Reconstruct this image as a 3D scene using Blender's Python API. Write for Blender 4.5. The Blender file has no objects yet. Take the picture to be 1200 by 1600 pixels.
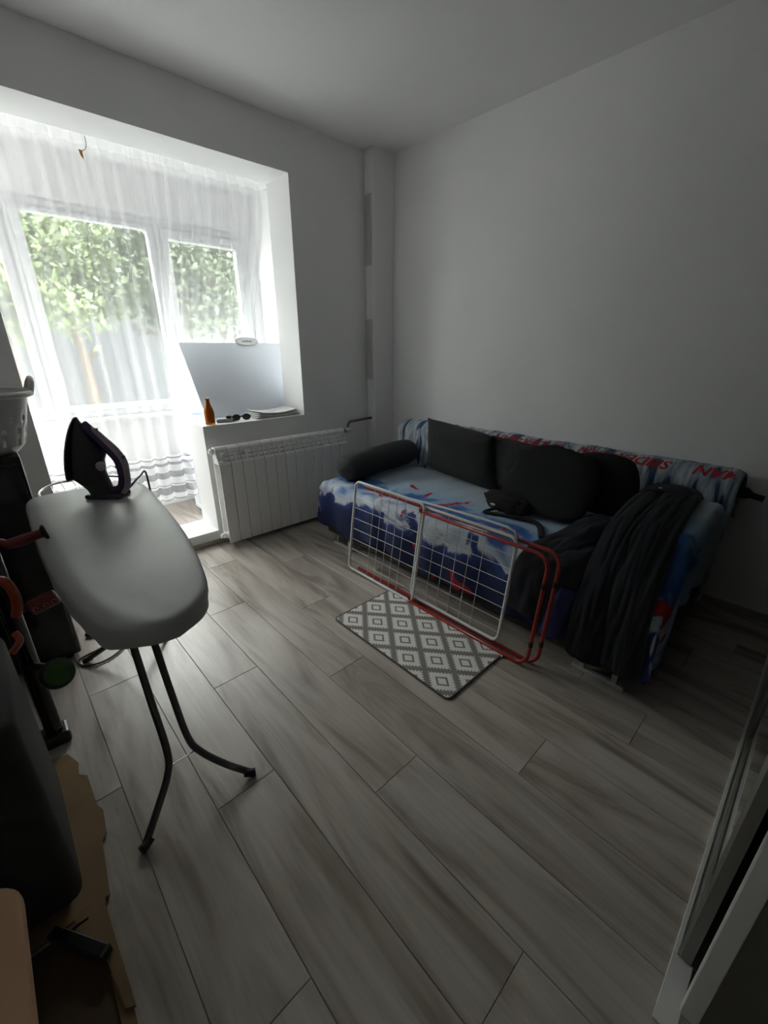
import bpy, bmesh, math, random
from mathutils import Vector, Matrix, noise
random.seed(7)
scene = bpy.context.scene
COL = scene.collection

# ------------------------------------------------------------------ camera
cam_d = bpy.data.cameras.new('camera')
cam_d.sensor_fit = 'VERTICAL'; cam_d.sensor_height = 36.0
cam_d.lens = 658.0 / 1600.0 * 36.0
cam_d.clip_start = 0.02; cam_d.clip_end = 200
cam = bpy.data.objects.new('camera', cam_d); COL.objects.link(cam)
cam.location = (0, 0, 1.30)
cam.rotation_euler = (math.radians(90) - math.atan(256 / 658.0), 0, -math.radians(43.2))
scene.camera = cam

# ------------------------------------------------------------------ world: bright overcast sky
world = bpy.data.worlds.new('overcast_sky'); scene.world = world
world.use_nodes = True
wn = world.node_tree; wn.nodes.clear()
wo = wn.nodes.new('ShaderNodeOutputWorld'); wb = wn.nodes.new('ShaderNodeBackground')
tc = wn.nodes.new('ShaderNodeTexCoord'); sx = wn.nodes.new('ShaderNodeSeparateXYZ')
cr = wn.nodes.new('ShaderNodeValToRGB')
cr.color_ramp.elements[0].position = 0.0; cr.color_ramp.elements[0].color = (0.37, 0.36, 0.355, 1)   # overcast sky: zenith three times the horizon
cr.color_ramp.elements[1].position = 1.0; cr.color_ramp.elements[1].color = (1.0, 0.985, 0.98, 1)
wn.links.new(tc.outputs['Generated'], sx.inputs[0]); wn.links.new(sx.outputs['Z'], cr.inputs[0])
wn.links.new(cr.outputs[0], wb.inputs[0]); wb.inputs[1].default_value = 16.0
wn.links.new(wb.outputs[0], wo.inputs[0])

# portal that guides sampling of the sky through the balcony window (gives off no light itself)
pd = bpy.data.lights.new('window_portal', 'AREA'); pd.shape = 'RECTANGLE'; pd.size = 2.9; pd.size_y = 1.5
pd.cycles.is_portal = True
po = bpy.data.objects.new('window_portal', pd); COL.objects.link(po)
po.location = (0.75, 4.12, 1.5); po.rotation_euler = (math.radians(-90), 0, 0)

scene.view_settings.view_transform = 'Standard'
scene.view_settings.look = 'None'
scene.view_settings.gamma = 1.0
scene.view_settings.use_curve_mapping = False
scene.view_settings.exposure = 1.06
scene.cycles.use_denoising = True
scene.cycles.max_bounces = 14
scene.cycles.diffuse_bounces = 8
scene.cycles.transparent_max_bounces = 24
scene.cycles.transmission_bounces = 8
scene.cycles.sample_clamp_indirect = 6.0
scene.cycles.caustics_reflective = False
scene.cycles.caustics_refractive = False

# ------------------------------------------------------------------ materials
MATS = {}
def new_mat(name):
    m = bpy.data.materials.new(name); m.use_nodes = True
    nt = m.node_tree; b = nt.nodes['Principled BSDF']
    MATS[name] = m
    return m, nt, b
def mat(name, color, rough=0.6, metal=0.0, noise_scale=None, var=0.12, bump=0.0, bump_scale=None, **kw):
    m, nt, b = new_mat(name)
    b.inputs['Base Color'].default_value = (*color, 1)
    b.inputs['Roughness'].default_value = rough
    b.inputs['Metallic'].default_value = metal
    for k, v in kw.items(): b.inputs[k.replace('_', ' ')].default_value = v
    co = nt.nodes.new('ShaderNodeTexCoord')
    if noise_scale:
        n = nt.nodes.new('ShaderNodeTexNoise'); n.inputs['Scale'].default_value = noise_scale; n.inputs['Detail'].default_value = 5
        nt.links.new(co.outputs['Object'], n.inputs['Vector'])
        r = nt.nodes.new('ShaderNodeValToRGB')
        r.color_ramp.elements[0].position = 0.3; r.color_ramp.elements[1].position = 0.7
        r.color_ramp.elements[0].color = (*[c * (1 - var) for c in color], 1)
        r.color_ramp.elements[1].color = (*[min(1, c * (1 + var)) for c in color], 1)
        nt.links.new(n.outputs[0], r.inputs[0]); nt.links.new(r.outputs[0], b.inputs['Base Color'])
    if bump:
        n2 = nt.nodes.new('ShaderNodeTexNoise'); n2.inputs['Scale'].default_value = bump_scale or 200; n2.inputs['Detail'].default_value = 3
        nt.links.new(co.outputs['Object'], n2.inputs['Vector'])
        bp = nt.nodes.new('ShaderNodeBump'); bp.inputs['Strength'].default_value = bump; bp.inputs['Distance'].default_value = 0.004
        nt.links.new(n2.outputs[0], bp.inputs['Height']); nt.links.new(bp.outputs[0], b.inputs['Normal'])
    return m

mat('wall_paint', (0.90, 0.90, 0.90), 0.75, noise_scale=3, var=0.015, bump=0.05, bump_scale=150)
mat('ceiling_paint', (0.91, 0.91, 0.91), 0.85, noise_scale=2, var=0.01)
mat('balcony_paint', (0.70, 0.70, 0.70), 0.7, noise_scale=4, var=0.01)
mat('white_paint', (0.90, 0.90, 0.90), 0.6, noise_scale=4, var=0.01)
mat('white_plastic', (0.80, 0.80, 0.80), 0.35, noise_scale=20, var=0.01)
mat('window_pvc', (0.62, 0.63, 0.64), 0.4, noise_scale=20, var=0.01)
mat('white_enamel', (0.88, 0.88, 0.87), 0.3, noise_scale=20, var=0.01)
mat('freezer_white', (0.76, 0.80, 0.87), 0.35, noise_scale=8, var=0.015)
mat('freezer_inside', (0.55, 0.62, 0.70), 0.5, noise_scale=8, var=0.03)
mat('vent_grey', (0.60, 0.60, 0.57), 0.7, noise_scale=30, var=0.03)
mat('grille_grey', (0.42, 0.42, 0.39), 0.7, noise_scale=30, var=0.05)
mat('vent_frame', (0.66, 0.66, 0.64), 0.6, noise_scale=20, var=0.02)
mat('seam_dark', (0.17, 0.16, 0.15), 0.9, noise_scale=20)
mat('skirting', (0.40, 0.37, 0.33), 0.5, noise_scale=12, var=0.1)
mat('steel', (0.55, 0.55, 0.55), 0.25, 1.0, noise_scale=30, var=0.03)
mat('stile_metal', (0.30, 0.30, 0.29), 0.35, 0.8, noise_scale=30, var=0.03)
mat('skid_metal', (0.50, 0.50, 0.48), 0.4, 0.2, noise_scale=30, var=0.02)
mat('chrome', (0.75, 0.75, 0.74), 0.18, 1.0, noise_scale=30, var=0.02)
mat('bronze_pipe', (0.16, 0.14, 0.12), 0.4, 0.6, noise_scale=30)
mat('dark_tube', (0.085, 0.08, 0.08), 0.4, 0.5, noise_scale=30, var=0.08)
mat('black_rubber', (0.018, 0.018, 0.019), 0.7, noise_scale=30)
mat('black_plastic', (0.012, 0.012, 0.014), 0.3, noise_scale=20)
mat('black_gloss', (0.010, 0.012, 0.014), 0.12, noise_scale=10)
mat('board_cover', (0.36, 0.365, 0.355), 0.42, noise_scale=6, var=0.05, bump=0.1, bump_scale=30)
mat('iron_purple', (0.055, 0.022, 0.085), 0.25, noise_scale=10, var=0.2)
mat('iron_dark', (0.016, 0.012, 0.022), 0.3, noise_scale=10, var=0.2)
mat('iron_grey', (0.32, 0.26, 0.32), 0.4, noise_scale=20, var=0.08)
mat('basket_plastic', (0.58, 0.57, 0.55), 0.4, noise_scale=10, var=0.02)
mat('red_tube', (0.30, 0.018, 0.014), 0.3, noise_scale=20, var=0.1)
mat('red_grip', (0.16, 0.018, 0.014), 0.45, noise_scale=30, var=0.2)
mat('orange_red', (0.33, 0.05, 0.02), 0.4, noise_scale=20, var=0.15)
mat('print_pale', (0.45, 0.25, 0.18), 0.6, noise_scale=20)
mat('white_wire', (0.72, 0.72, 0.71), 0.4, noise_scale=20, var=0.02)
mat('green_pad', (0.03, 0.10, 0.012), 0.5, noise_scale=20, var=0.2)
mat('clear_grey', (0.22, 0.25, 0.25), 0.1, noise_scale=15, var=0.15)
mat('sofa_fabric', (0.050, 0.048, 0.047), 0.9, noise_scale=60, var=0.2, bump=0.3, bump_scale=400)
mat('bolster_fabric', (0.028, 0.029, 0.032), 0.85, noise_scale=60, var=0.2, bump=0.3, bump_scale=400)
mat('cushion_fabric', (0.026, 0.026, 0.026), 0.9, noise_scale=60, var=0.2, bump=0.3, bump_scale=400)
mat('black_cloth', (0.004, 0.004, 0.005), 0.9, noise_scale=40, var=0.3, bump=0.3, bump_scale=200)
mat('navy_cloth', (0.004, 0.005, 0.010), 0.9, noise_scale=12, var=0.35, bump=0.3, bump_scale=300)
mat('blue_black_cloth', (0.008, 0.009, 0.016), 0.9, noise_scale=8, var=0.4, bump=0.3, bump_scale=300)
mat('blue_lining', (0.02, 0.028, 0.11), 0.8, noise_scale=12, var=0.3)
mat('print_red', (0.42, 0.012, 0.02), 0.8, noise_scale=60, var=0.2)
mat('cardboard', (0.20, 0.125, 0.06), 0.85, noise_scale=8, var=0.15, bump=0.1, bump_scale=60)
mat('cardboard_dark', (0.075, 0.045, 0.024), 0.85, noise_scale=8, var=0.2)
mat('tan_wood', (0.52, 0.31, 0.17), 0.55, noise_scale=4, var=0.12)
mat('wardrobe_side', (0.10, 0.095, 0.085), 0.6, noise_scale=8, var=0.08)
mat('wardrobe_white', (0.66, 0.66, 0.64), 0.5, noise_scale=10, var=0.02)
mat('paper', (0.70, 0.70, 0.69), 0.8, noise_scale=10, var=0.05)
mat('newsprint', (0.50, 0.50, 0.49), 0.9, noise_scale=60, var=0.25)
mat('device_grey', (0.32, 0.32, 0.33), 0.35, noise_scale=20, var=0.08)
mat('tag_orange', (0.60, 0.30, 0.08), 0.6, noise_scale=20)
mat('thread_grey', (0.20, 0.20, 0.22), 0.7, noise_scale=20)
mat('bark', (0.10, 0.075, 0.05), 0.9, noise_scale=10, var=0.3)
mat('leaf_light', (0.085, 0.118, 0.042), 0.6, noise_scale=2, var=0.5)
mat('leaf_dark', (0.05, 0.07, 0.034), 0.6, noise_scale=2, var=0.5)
mat('pavement', (0.20, 0.20, 0.20), 0.9, noise_scale=2, var=0.1)
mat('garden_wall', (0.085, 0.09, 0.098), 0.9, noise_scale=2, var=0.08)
mat('lens_dark', (0.03, 0.03, 0.035), 0.15)

def cheap_glass(name, tint, gloss=0.06):
    m, nt, b = new_mat(name); nt.nodes.remove(b)
    out = nt.nodes['Material Output']
    t = nt.nodes.new('ShaderNodeBsdfTransparent'); t.inputs[0].default_value = (*tint, 1)
    g = nt.nodes.new('ShaderNodeBsdfGlossy'); g.inputs['Roughness'].default_value = 0.02
    x = nt.nodes.new('ShaderNodeMixShader'); x.inputs[0].default_value = gloss
    nt.links.new(t.outputs[0], x.inputs[1]); nt.links.new(g.outputs[0], x.inputs[2]); nt.links.new(x.outputs[0], out.inputs[0])
cheap_glass('window_glass', (0.95, 0.98, 0.96), 0.05)

def amber():
    m, nt, b = new_mat('amber_glass')
    b.inputs['Base Color'].default_value = (0.62, 0.22, 0.02, 1); b.inputs['Roughness'].default_value = 0.06
    b.inputs['Transmission Weight'].default_value = 0.85; b.inputs['IOR'].default_value = 1.3
    n = nt.nodes.new('ShaderNodeTexNoise'); n.inputs['Scale'].default_value = 30
    r = nt.nodes.new('ShaderNodeValToRGB'); r.color_ramp.elements[0].color = (0.45, 0.15, 0.01, 1); r.color_ramp.elements[1].color = (0.70, 0.28, 0.03, 1)
    nt.links.new(n.outputs[0], r.inputs[0]); nt.links.new(r.outputs[0], b.inputs['Base Color'])
amber()

def mirror():
    m, nt, b = new_mat('mirror_glass')
    b.inputs['Base Color'].default_value = (0.62, 0.64, 0.62, 1); b.inputs['Metallic'].default_value = 1; b.inputs['Roughness'].default_value = 0.02
mirror()

def curtain_mat():
    """sheer voile: part open weave, part scattering thread; woven grey stripes near the hem"""
    m, nt, b = new_mat('sheer_voile'); nt.nodes.remove(b); N = nt.nodes; L = nt.links
    out = N['Material Output']
    co = N.new('ShaderNodeTexCoord'); s = N.new('ShaderNodeSeparateXYZ'); L.new(co.outputs['UV'], s.inputs[0])
    stripes = [(0.275, 0.283), (0.320, 0.372), (0.384, 0.390), (0.438, 0.482), (0.528, 0.548), (0.575, 0.584)]
    tot = None
    for a, c in stripes:
        g = N.new('ShaderNodeMath'); g.operation = 'GREATER_THAN'; g.inputs[1].default_value = a; L.new(s.outputs['Y'], g.inputs[0])
        l = N.new('ShaderNodeMath'); l.operation = 'LESS_THAN'; l.inputs[1].default_value = c; L.new(s.outputs['Y'], l.inputs[0])
        k = N.new('ShaderNodeMath'); k.operation = 'MULTIPLY'; L.new(g.outputs[0], k.inputs[0]); L.new(l.outputs[0], k.inputs[1])
        if tot is None: tot = k
        else:
            q = N.new('ShaderNodeMath'); q.operation = 'ADD'; L.new(tot.outputs[0], q.inputs[0]); L.new(k.outputs[0], q.inputs[1]); tot = q
    colr = N.new('ShaderNodeMix'); colr.data_type = 'RGBA'
    colr.inputs['A'].default_value = (0.90, 0.90, 0.915, 1); colr.inputs['B'].default_value = (0.25, 0.25, 0.28, 1)
    L.new(tot.outputs[0], colr.inputs['Factor'])
    # denser border below 0.58 m and heading tape at the top
    lo = N.new('ShaderNodeMath'); lo.operation = 'LESS_THAN'; lo.inputs[1].default_value = 0.60; L.new(s.outputs['Y'], lo.inputs[0])
    hi = N.new('ShaderNodeMath'); hi.operation = 'GREATER_THAN'; hi.inputs[1].default_value = 2.318; L.new(s.outputs['Y'], hi.inputs[0])
    wv = N.new('ShaderNodeTexNoise'); wv.inputs['Scale'].default_value = 900; L.new(co.outputs['UV'], wv.inputs['Vector'])
    d1 = N.new('ShaderNodeMath'); d1.operation = 'MULTIPLY_ADD'; d1.inputs[1].default_value = 0.18; d1.inputs[2].default_value = 0.44
    L.new(lo.outputs[0], d1.inputs[0])
    d2 = N.new('ShaderNodeMath'); d2.operation = 'MULTIPLY_ADD'; d2.inputs[1].default_value = 0.08; L.new(hi.outputs[0], d2.inputs[0]); L.new(d1.outputs[0], d2.inputs[2])
    d3 = N.new('ShaderNodeMath'); d3.operation = 'MULTIPLY_ADD'; d3.inputs[1].default_value = 0.10; L.new(wv.outputs[0], d3.inputs[0]); L.new(d2.outputs[0], d3.inputs[2])
    d4 = N.new('ShaderNodeMath'); d4.operation = 'SUBTRACT'; d4.inputs[1].default_value = 0.05; L.new(d3.outputs[0], d4.inputs[0])
    tr = N.new('ShaderNodeBsdfTransparent'); tl = N.new('ShaderNodeBsdfTranslucent'); df = N.new('ShaderNodeBsdfDiffuse')
    L.new(colr.outputs['Result'], tl.inputs[0]); L.new(colr.outputs['Result'], df.inputs[0])
    m1 = N.new('ShaderNodeMixShader'); m1.inputs[0].default_value = 0.80; L.new(tl.outputs[0], m1.inputs[1]); L.new(df.outputs[0], m1.inputs[2])
    m2 = N.new('ShaderNodeMixShader'); L.new(d4.outputs[0], m2.inputs[0]); L.new(tr.outputs[0], m2.inputs[1]); L.new(m1.outputs[0], m2.inputs[2])
    L.new(m2.outputs[0], out.inputs[0])
curtain_mat()

def plank_mat():
    m, nt, b = new_mat('oak_laminate'); N = nt.nodes; L = nt.links
    co = N.new('ShaderNodeTexCoord'); oi = N.new('ShaderNodeObjectInfo')
    mp = N.new('ShaderNodeMapping'); mp.inputs['Scale'].default_value = (7.5, 1.15, 1.0); L.new(co.outputs['Object'], mp.inputs[0])
    rv = N.new('ShaderNodeCombineXYZ'); mul = N.new('ShaderNodeMath'); mul.operation = 'MULTIPLY'; mul.inputs[1].default_value = 37.0
    L.new(oi.outputs['Random'], mul.inputs[0]); L.new(mul.outputs[0], rv.inputs[0]); L.new(mul.outputs[0], rv.inputs[1])
    ad = N.new('ShaderNodeVectorMath'); ad.operation = 'ADD'; L.new(mp.outputs[0], ad.inputs[0]); L.new(rv.outputs[0], ad.inputs[1])
    n = N.new('ShaderNodeTexNoise'); n.inputs['Scale'].default_value = 0.9; n.inputs['Detail'].default_value = 4; n.inputs['Distortion'].default_value = 1.8; L.new(ad.outputs[0], n.inputs['Vector'])
    mp2 = N.new('ShaderNodeMapping'); mp2.inputs['Scale'].default_value = (90.0, 3.0, 1.0); L.new(co.outputs['Object'], mp2.inputs[0])
    ad2 = N.new('ShaderNodeVectorMath'); ad2.operation = 'ADD'; L.new(mp2.outputs[0], ad2.inputs[0]); L.new(rv.outputs[0], ad2.inputs[1])
    f = N.new('ShaderNodeTexNoise'); f.inputs['Scale'].default_value = 1.0; f.inputs['Detail'].default_value = 6; L.new(ad2.outputs[0], f.inputs['Vector'])
    r = N.new('ShaderNodeValToRGB'); e = r.color_ramp.elements
    e[0].position = 0.28; e[0].color = (0.22, 0.180, 0.150, 1); e[1].position = 0.60; e[1].color = (0.52, 0.475, 0.425, 1)
    k = e.new(0.45); k.color = (0.41, 0.365, 0.32, 1)
    L.new(n.outputs[0], r.inputs[0])
    mx = N.new('ShaderNodeMix'); mx.data_type = 'RGBA'; mx.blend_type = 'MULTIPLY'; mx.inputs['Factor'].default_value = 0.35
    r2 = N.new('ShaderNodeValToRGB'); r2.color_ramp.elements[0].position = 0.3; r2.color_ramp.elements[0].color = (0.62, 0.60, 0.58, 1); r2.color_ramp.elements[1].position = 0.6; r2.color_ramp.elements[1].color = (1, 1, 1, 1)
    L.new(f.outputs[0], r2.inputs[0]); L.new(r.outputs[0], mx.inputs['A']); L.new(r2.outputs[0], mx.inputs['B'])
    hs = N.new('ShaderNodeHueSaturation'); mr = N.new('ShaderNodeMapRange'); mr.inputs['To Min'].default_value = 0.94; mr.inputs['To Max'].default_value = 1.06
    L.new(oi.outputs['Random'], mr.inputs[0]); L.new(mr.outputs[0], hs.inputs['Value']); L.new(mx.outputs['Result'], hs.inputs['Color'])
    L.new(hs.outputs[0], b.inputs['Base Color']); b.inputs['Roughness'].default_value = 0.30
    bp = N.new('ShaderNodeBump'); bp.inputs['Strength'].default_value = 0.08; bp.inputs['Distance'].default_value = 0.002; L.new(f.outputs[0], bp.inputs['Height']); L.new(bp.outputs[0], b.inputs['Normal'])
plank_mat()

def rug_mat():
    m, nt, b = new_mat('rug_pile'); N = nt.nodes; L = nt.links
    co = N.new('ShaderNodeTexCoord'); s = N.new('ShaderNodeSeparateXYZ'); L.new(co.outputs['Object'], s.inputs[0])
    def M(op, a, c=None, v=None):
        n = N.new('ShaderNodeMath'); n.operation = op
        if isinstance(a, float): n.inputs[0].default_value = a
        else: L.new(a.outputs[0] if hasattr(a, 'outputs') else a, n.inputs[0])
        if c is not None: L.new(c.outputs[0] if hasattr(c, 'outputs') else c, n.inputs[1])
        if v is not None: n.inputs[1].default_value = v
        return n
    p = M('DIVIDE', s.outputs['X'], v=0.160); q = M('DIVIDE', s.outputs['Y'], v=0.195)
    A = M('ADD', p, q); B = M('SUBTRACT', p, q)
    # jagged outline: small saw teeth along each side
    def saw(t):
        x = M('MULTIPLY', t, v=9.0); x = M('FRACT', x); x = M('SUBTRACT', x, v=0.5); x = M('ABSOLUTE', x); return M('MULTIPLY', x, v=0.17)
    fa = M('ABSOLUTE', M('SUBTRACT', M('FRACT', M('ADD', A, v=100.5)), v=0.5))
    fb = M('ABSOLUTE', M('SUBTRACT', M('FRACT', M('ADD', B, v=100.5)), v=0.5))
    mx = M('MAXIMUM', M('ADD', fa, saw(B)), M('ADD', fb, saw(A)))
    m0 = M('MAXIMUM', fa, fb)
    border = M('GREATER_THAN', mx, v=0.43)
    ring = M('MULTIPLY', M('GREATER_THAN', m0, v=0.13), M('LESS_THAN', m0, v=0.20))
    tot = M('MAXIMUM', border, ring)
    nz = N.new('ShaderNodeTexNoise'); nz.inputs['Scale'].default_value = 260; L.new(co.outputs['Object'], nz.inputs['Vector'])
    c = N.new('ShaderNodeMix'); c.data_type = 'RGBA'; c.inputs['A'].default_value = (0.56, 0.54, 0.52, 1); c.inputs['B'].default_value = (0.165, 0.155, 0.148, 1)
    L.new(tot.outputs[0], c.inputs['Factor'])
    x = N.new('ShaderNodeMix'); x.data_type = 'RGBA'; x.blend_type = 'MULTIPLY'; x.inputs['Factor'].default_value = 0.5; L.new(c.outputs['Result'], x.inputs['A']); L.new(nz.outputs[0], x.inputs['B'])
    hs = N.new('ShaderNodeHueSaturation'); hs.inputs['Value'].default_value = 2.0; L.new(x.outputs['Result'], hs.inputs['Color'])
    L.new(hs.outputs[0], b.inputs['Base Color']); b.inputs['Roughness'].default_value = 0.95
    bp = N.new('ShaderNodeBump'); bp.inputs['Strength'].default_value = 0.5; bp.inputs['Distance'].default_value = 0.004; L.new(nz.outputs[0], bp.inputs['Height']); L.new(bp.outputs[0], b.inputs['Normal'])
rug_mat()
mat('rug_edge', (0.12, 0.11, 0.105), 0.9, noise_scale=100, var=0.2)

def throw_mats():
    # seat throw: u = metres from the backrest towards the front and down, v = along the sofa
    m, nt, b = new_mat('seat_throw_print'); N = nt.nodes; L = nt.links
    co = N.new('ShaderNodeTexCoord'); s = N.new('ShaderNodeSeparateXYZ'); L.new(co.outputs['UV'], s.inputs[0])
    n = N.new('ShaderNodeTexNoise'); n.inputs['Scale'].default_value = 5; n.inputs['Detail'].default_value = 5; n.inputs['Distortion'].default_value = 0.8; L.new(co.outputs['UV'], n.inputs['Vector'])
    k = N.new('ShaderNodeMath'); k.operation = 'MULTIPLY_ADD'; k.inputs[1].default_value = 0.55; L.new(n.outputs[0], k.inputs[0])
    L.new(s.outputs['X'], k.inputs[2])
    sub = N.new('ShaderNodeMath'); sub.operation = 'SUBTRACT'; sub.inputs[1].default_value = 0.275; L.new(k.outputs[0], sub.inputs[0])
    dv = N.new('ShaderNodeMath'); dv.operation = 'DIVIDE'; dv.inputs[1].default_value = 1.15; L.new(sub.outputs[0], dv.inputs[0])
    r = N.new('ShaderNodeValToRGB'); e = r.color_ramp.elements
    e[0].position = 0.0; e[0].color = (0.50, 0.56, 0.62, 1); e[1].position = 1.0; e[1].color = (0.010, 0.016, 0.055, 1)
    for pos, c in [(0.30, (0.42, 0.52, 0.62)), (0.46, (0.30, 0.44, 0.60)), (0.52, (0.05, 0.16, 0.42)), (0.60, (0.03, 0.10, 0.34)), (0.66, (0.36, 0.46, 0.60)), (0.72, (0.62, 0.66, 0.72)), (0.75, (0.03, 0.06, 0.24)), (0.84, (0.014, 0.024, 0.10))]:
        q = e.new(pos); q.color = (*c, 1)
    L.new(dv.outputs[0], r.inputs[0])
    # scattered red shapes
    n2 = N.new('ShaderNodeTexNoise'); n2.inputs['Scale'].default_value = 4.2; n2.inputs['Detail'].default_value = 1.5; n2.inputs['Distortion'].default_value = 1.5
    off = N.new('ShaderNodeVectorMath'); off.operation = 'ADD'; off.inputs[1].default_value = (3.7, 1.9, 0); L.new(co.outputs['UV'], off.inputs[0]); L.new(off.outputs[0], n2.inputs['Vector'])
    g = N.new('ShaderNodeMath'); g.operation = 'GREATER_THAN'; g.inputs[1].default_value = 0.665; L.new(n2.outputs[0], g.inputs[0])
    x = N.new('ShaderNodeMix'); x.data_type = 'RGBA'; x.inputs['B'].default_value = (0.42, 0.015, 0.025, 1); L.new(g.outputs[0], x.inputs['Factor']); L.new(r.outputs[0], x.inputs['A'])
    L.new(x.outputs['Result'], b.inputs['Base Color']); b.inputs['Roughness'].default_value = 0.85
    # back throw: tower-block stripes in greys, pale blues and navy
    m, nt, b = new_mat('back_throw_print'); N = nt.nodes; L = nt.links
    co = N.new('ShaderNodeTexCoord')
    mp = N.new('ShaderNodeMapping'); mp.inputs['Scale'].default_value = (1.6, 9.0, 1.0); L.new(co.outputs['UV'], mp.inputs[0])
    n = N.new('ShaderNodeTexNoise'); n.inputs['Scale'].default_value = 1.1; n.inputs['Detail'].default_value = 3; n.inputs['Distortion'].default_value = 0.4; L.new(mp.outputs[0], n.inputs['Vector'])
    r = N.new('ShaderNodeValToRGB'); r.color_ramp.interpolation = 'LINEAR'; e = r.color_ramp.elements
    e[0].position = 0.30; e[0].color = (0.018, 0.028, 0.075, 1); e[1].position = 0.70; e[1].color = (0.03, 0.06, 0.16, 1)
    for pos, c in [(0.40, (0.03, 0.05, 0.12)), (0.42, (0.26, 0.33, 0.40)), (0.50, (0.46, 0.52, 0.58)), (0.55, (0.60, 0.64, 0.68)), (0.60, (0.28, 0.36, 0.46)), (0.62, (0.06, 0.10, 0.20))]:
        q = e.new(pos); q.color = (*c, 1)
    L.new(n.outputs[0], r.inputs[0])
    mp2 = N.new('ShaderNodeMapping'); mp2.inputs['Scale'].default_value = (9, 45, 1); L.new(co.outputs['UV'], mp2.inputs[0])
    n2 = N.new('ShaderNodeTexNoise'); n2.inputs['Scale'].default_value = 1.0; n2.inputs['Detail'].default_value = 2; L.new(mp2.outputs[0], n2.inputs['Vector'])
    g = N.new('ShaderNodeValToRGB'); g.color_ramp.elements[0].position = 0.40; g.color_ramp.elements[0].color = (0.45, 0.5, 0.55, 1); g.color_ramp.elements[1].position = 0.55; g.color_ramp.elements[1].color = (1, 1, 1, 1)
    L.new(n2.outputs[0], g.inputs[0])
    x = N.new('ShaderNodeMix'); x.data_type = 'RGBA'; x.blend_type = 'MULTIPLY'; x.inputs['Factor'].default_value = 0.8; L.new(r.outputs[0], x.inputs['A']); L.new(g.outputs[0], x.inputs['B'])
    L.new(x.outputs['Result'], b.inputs['Base Color']); b.inputs['Roughness'].default_value = 0.85
throw_mats()

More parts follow.
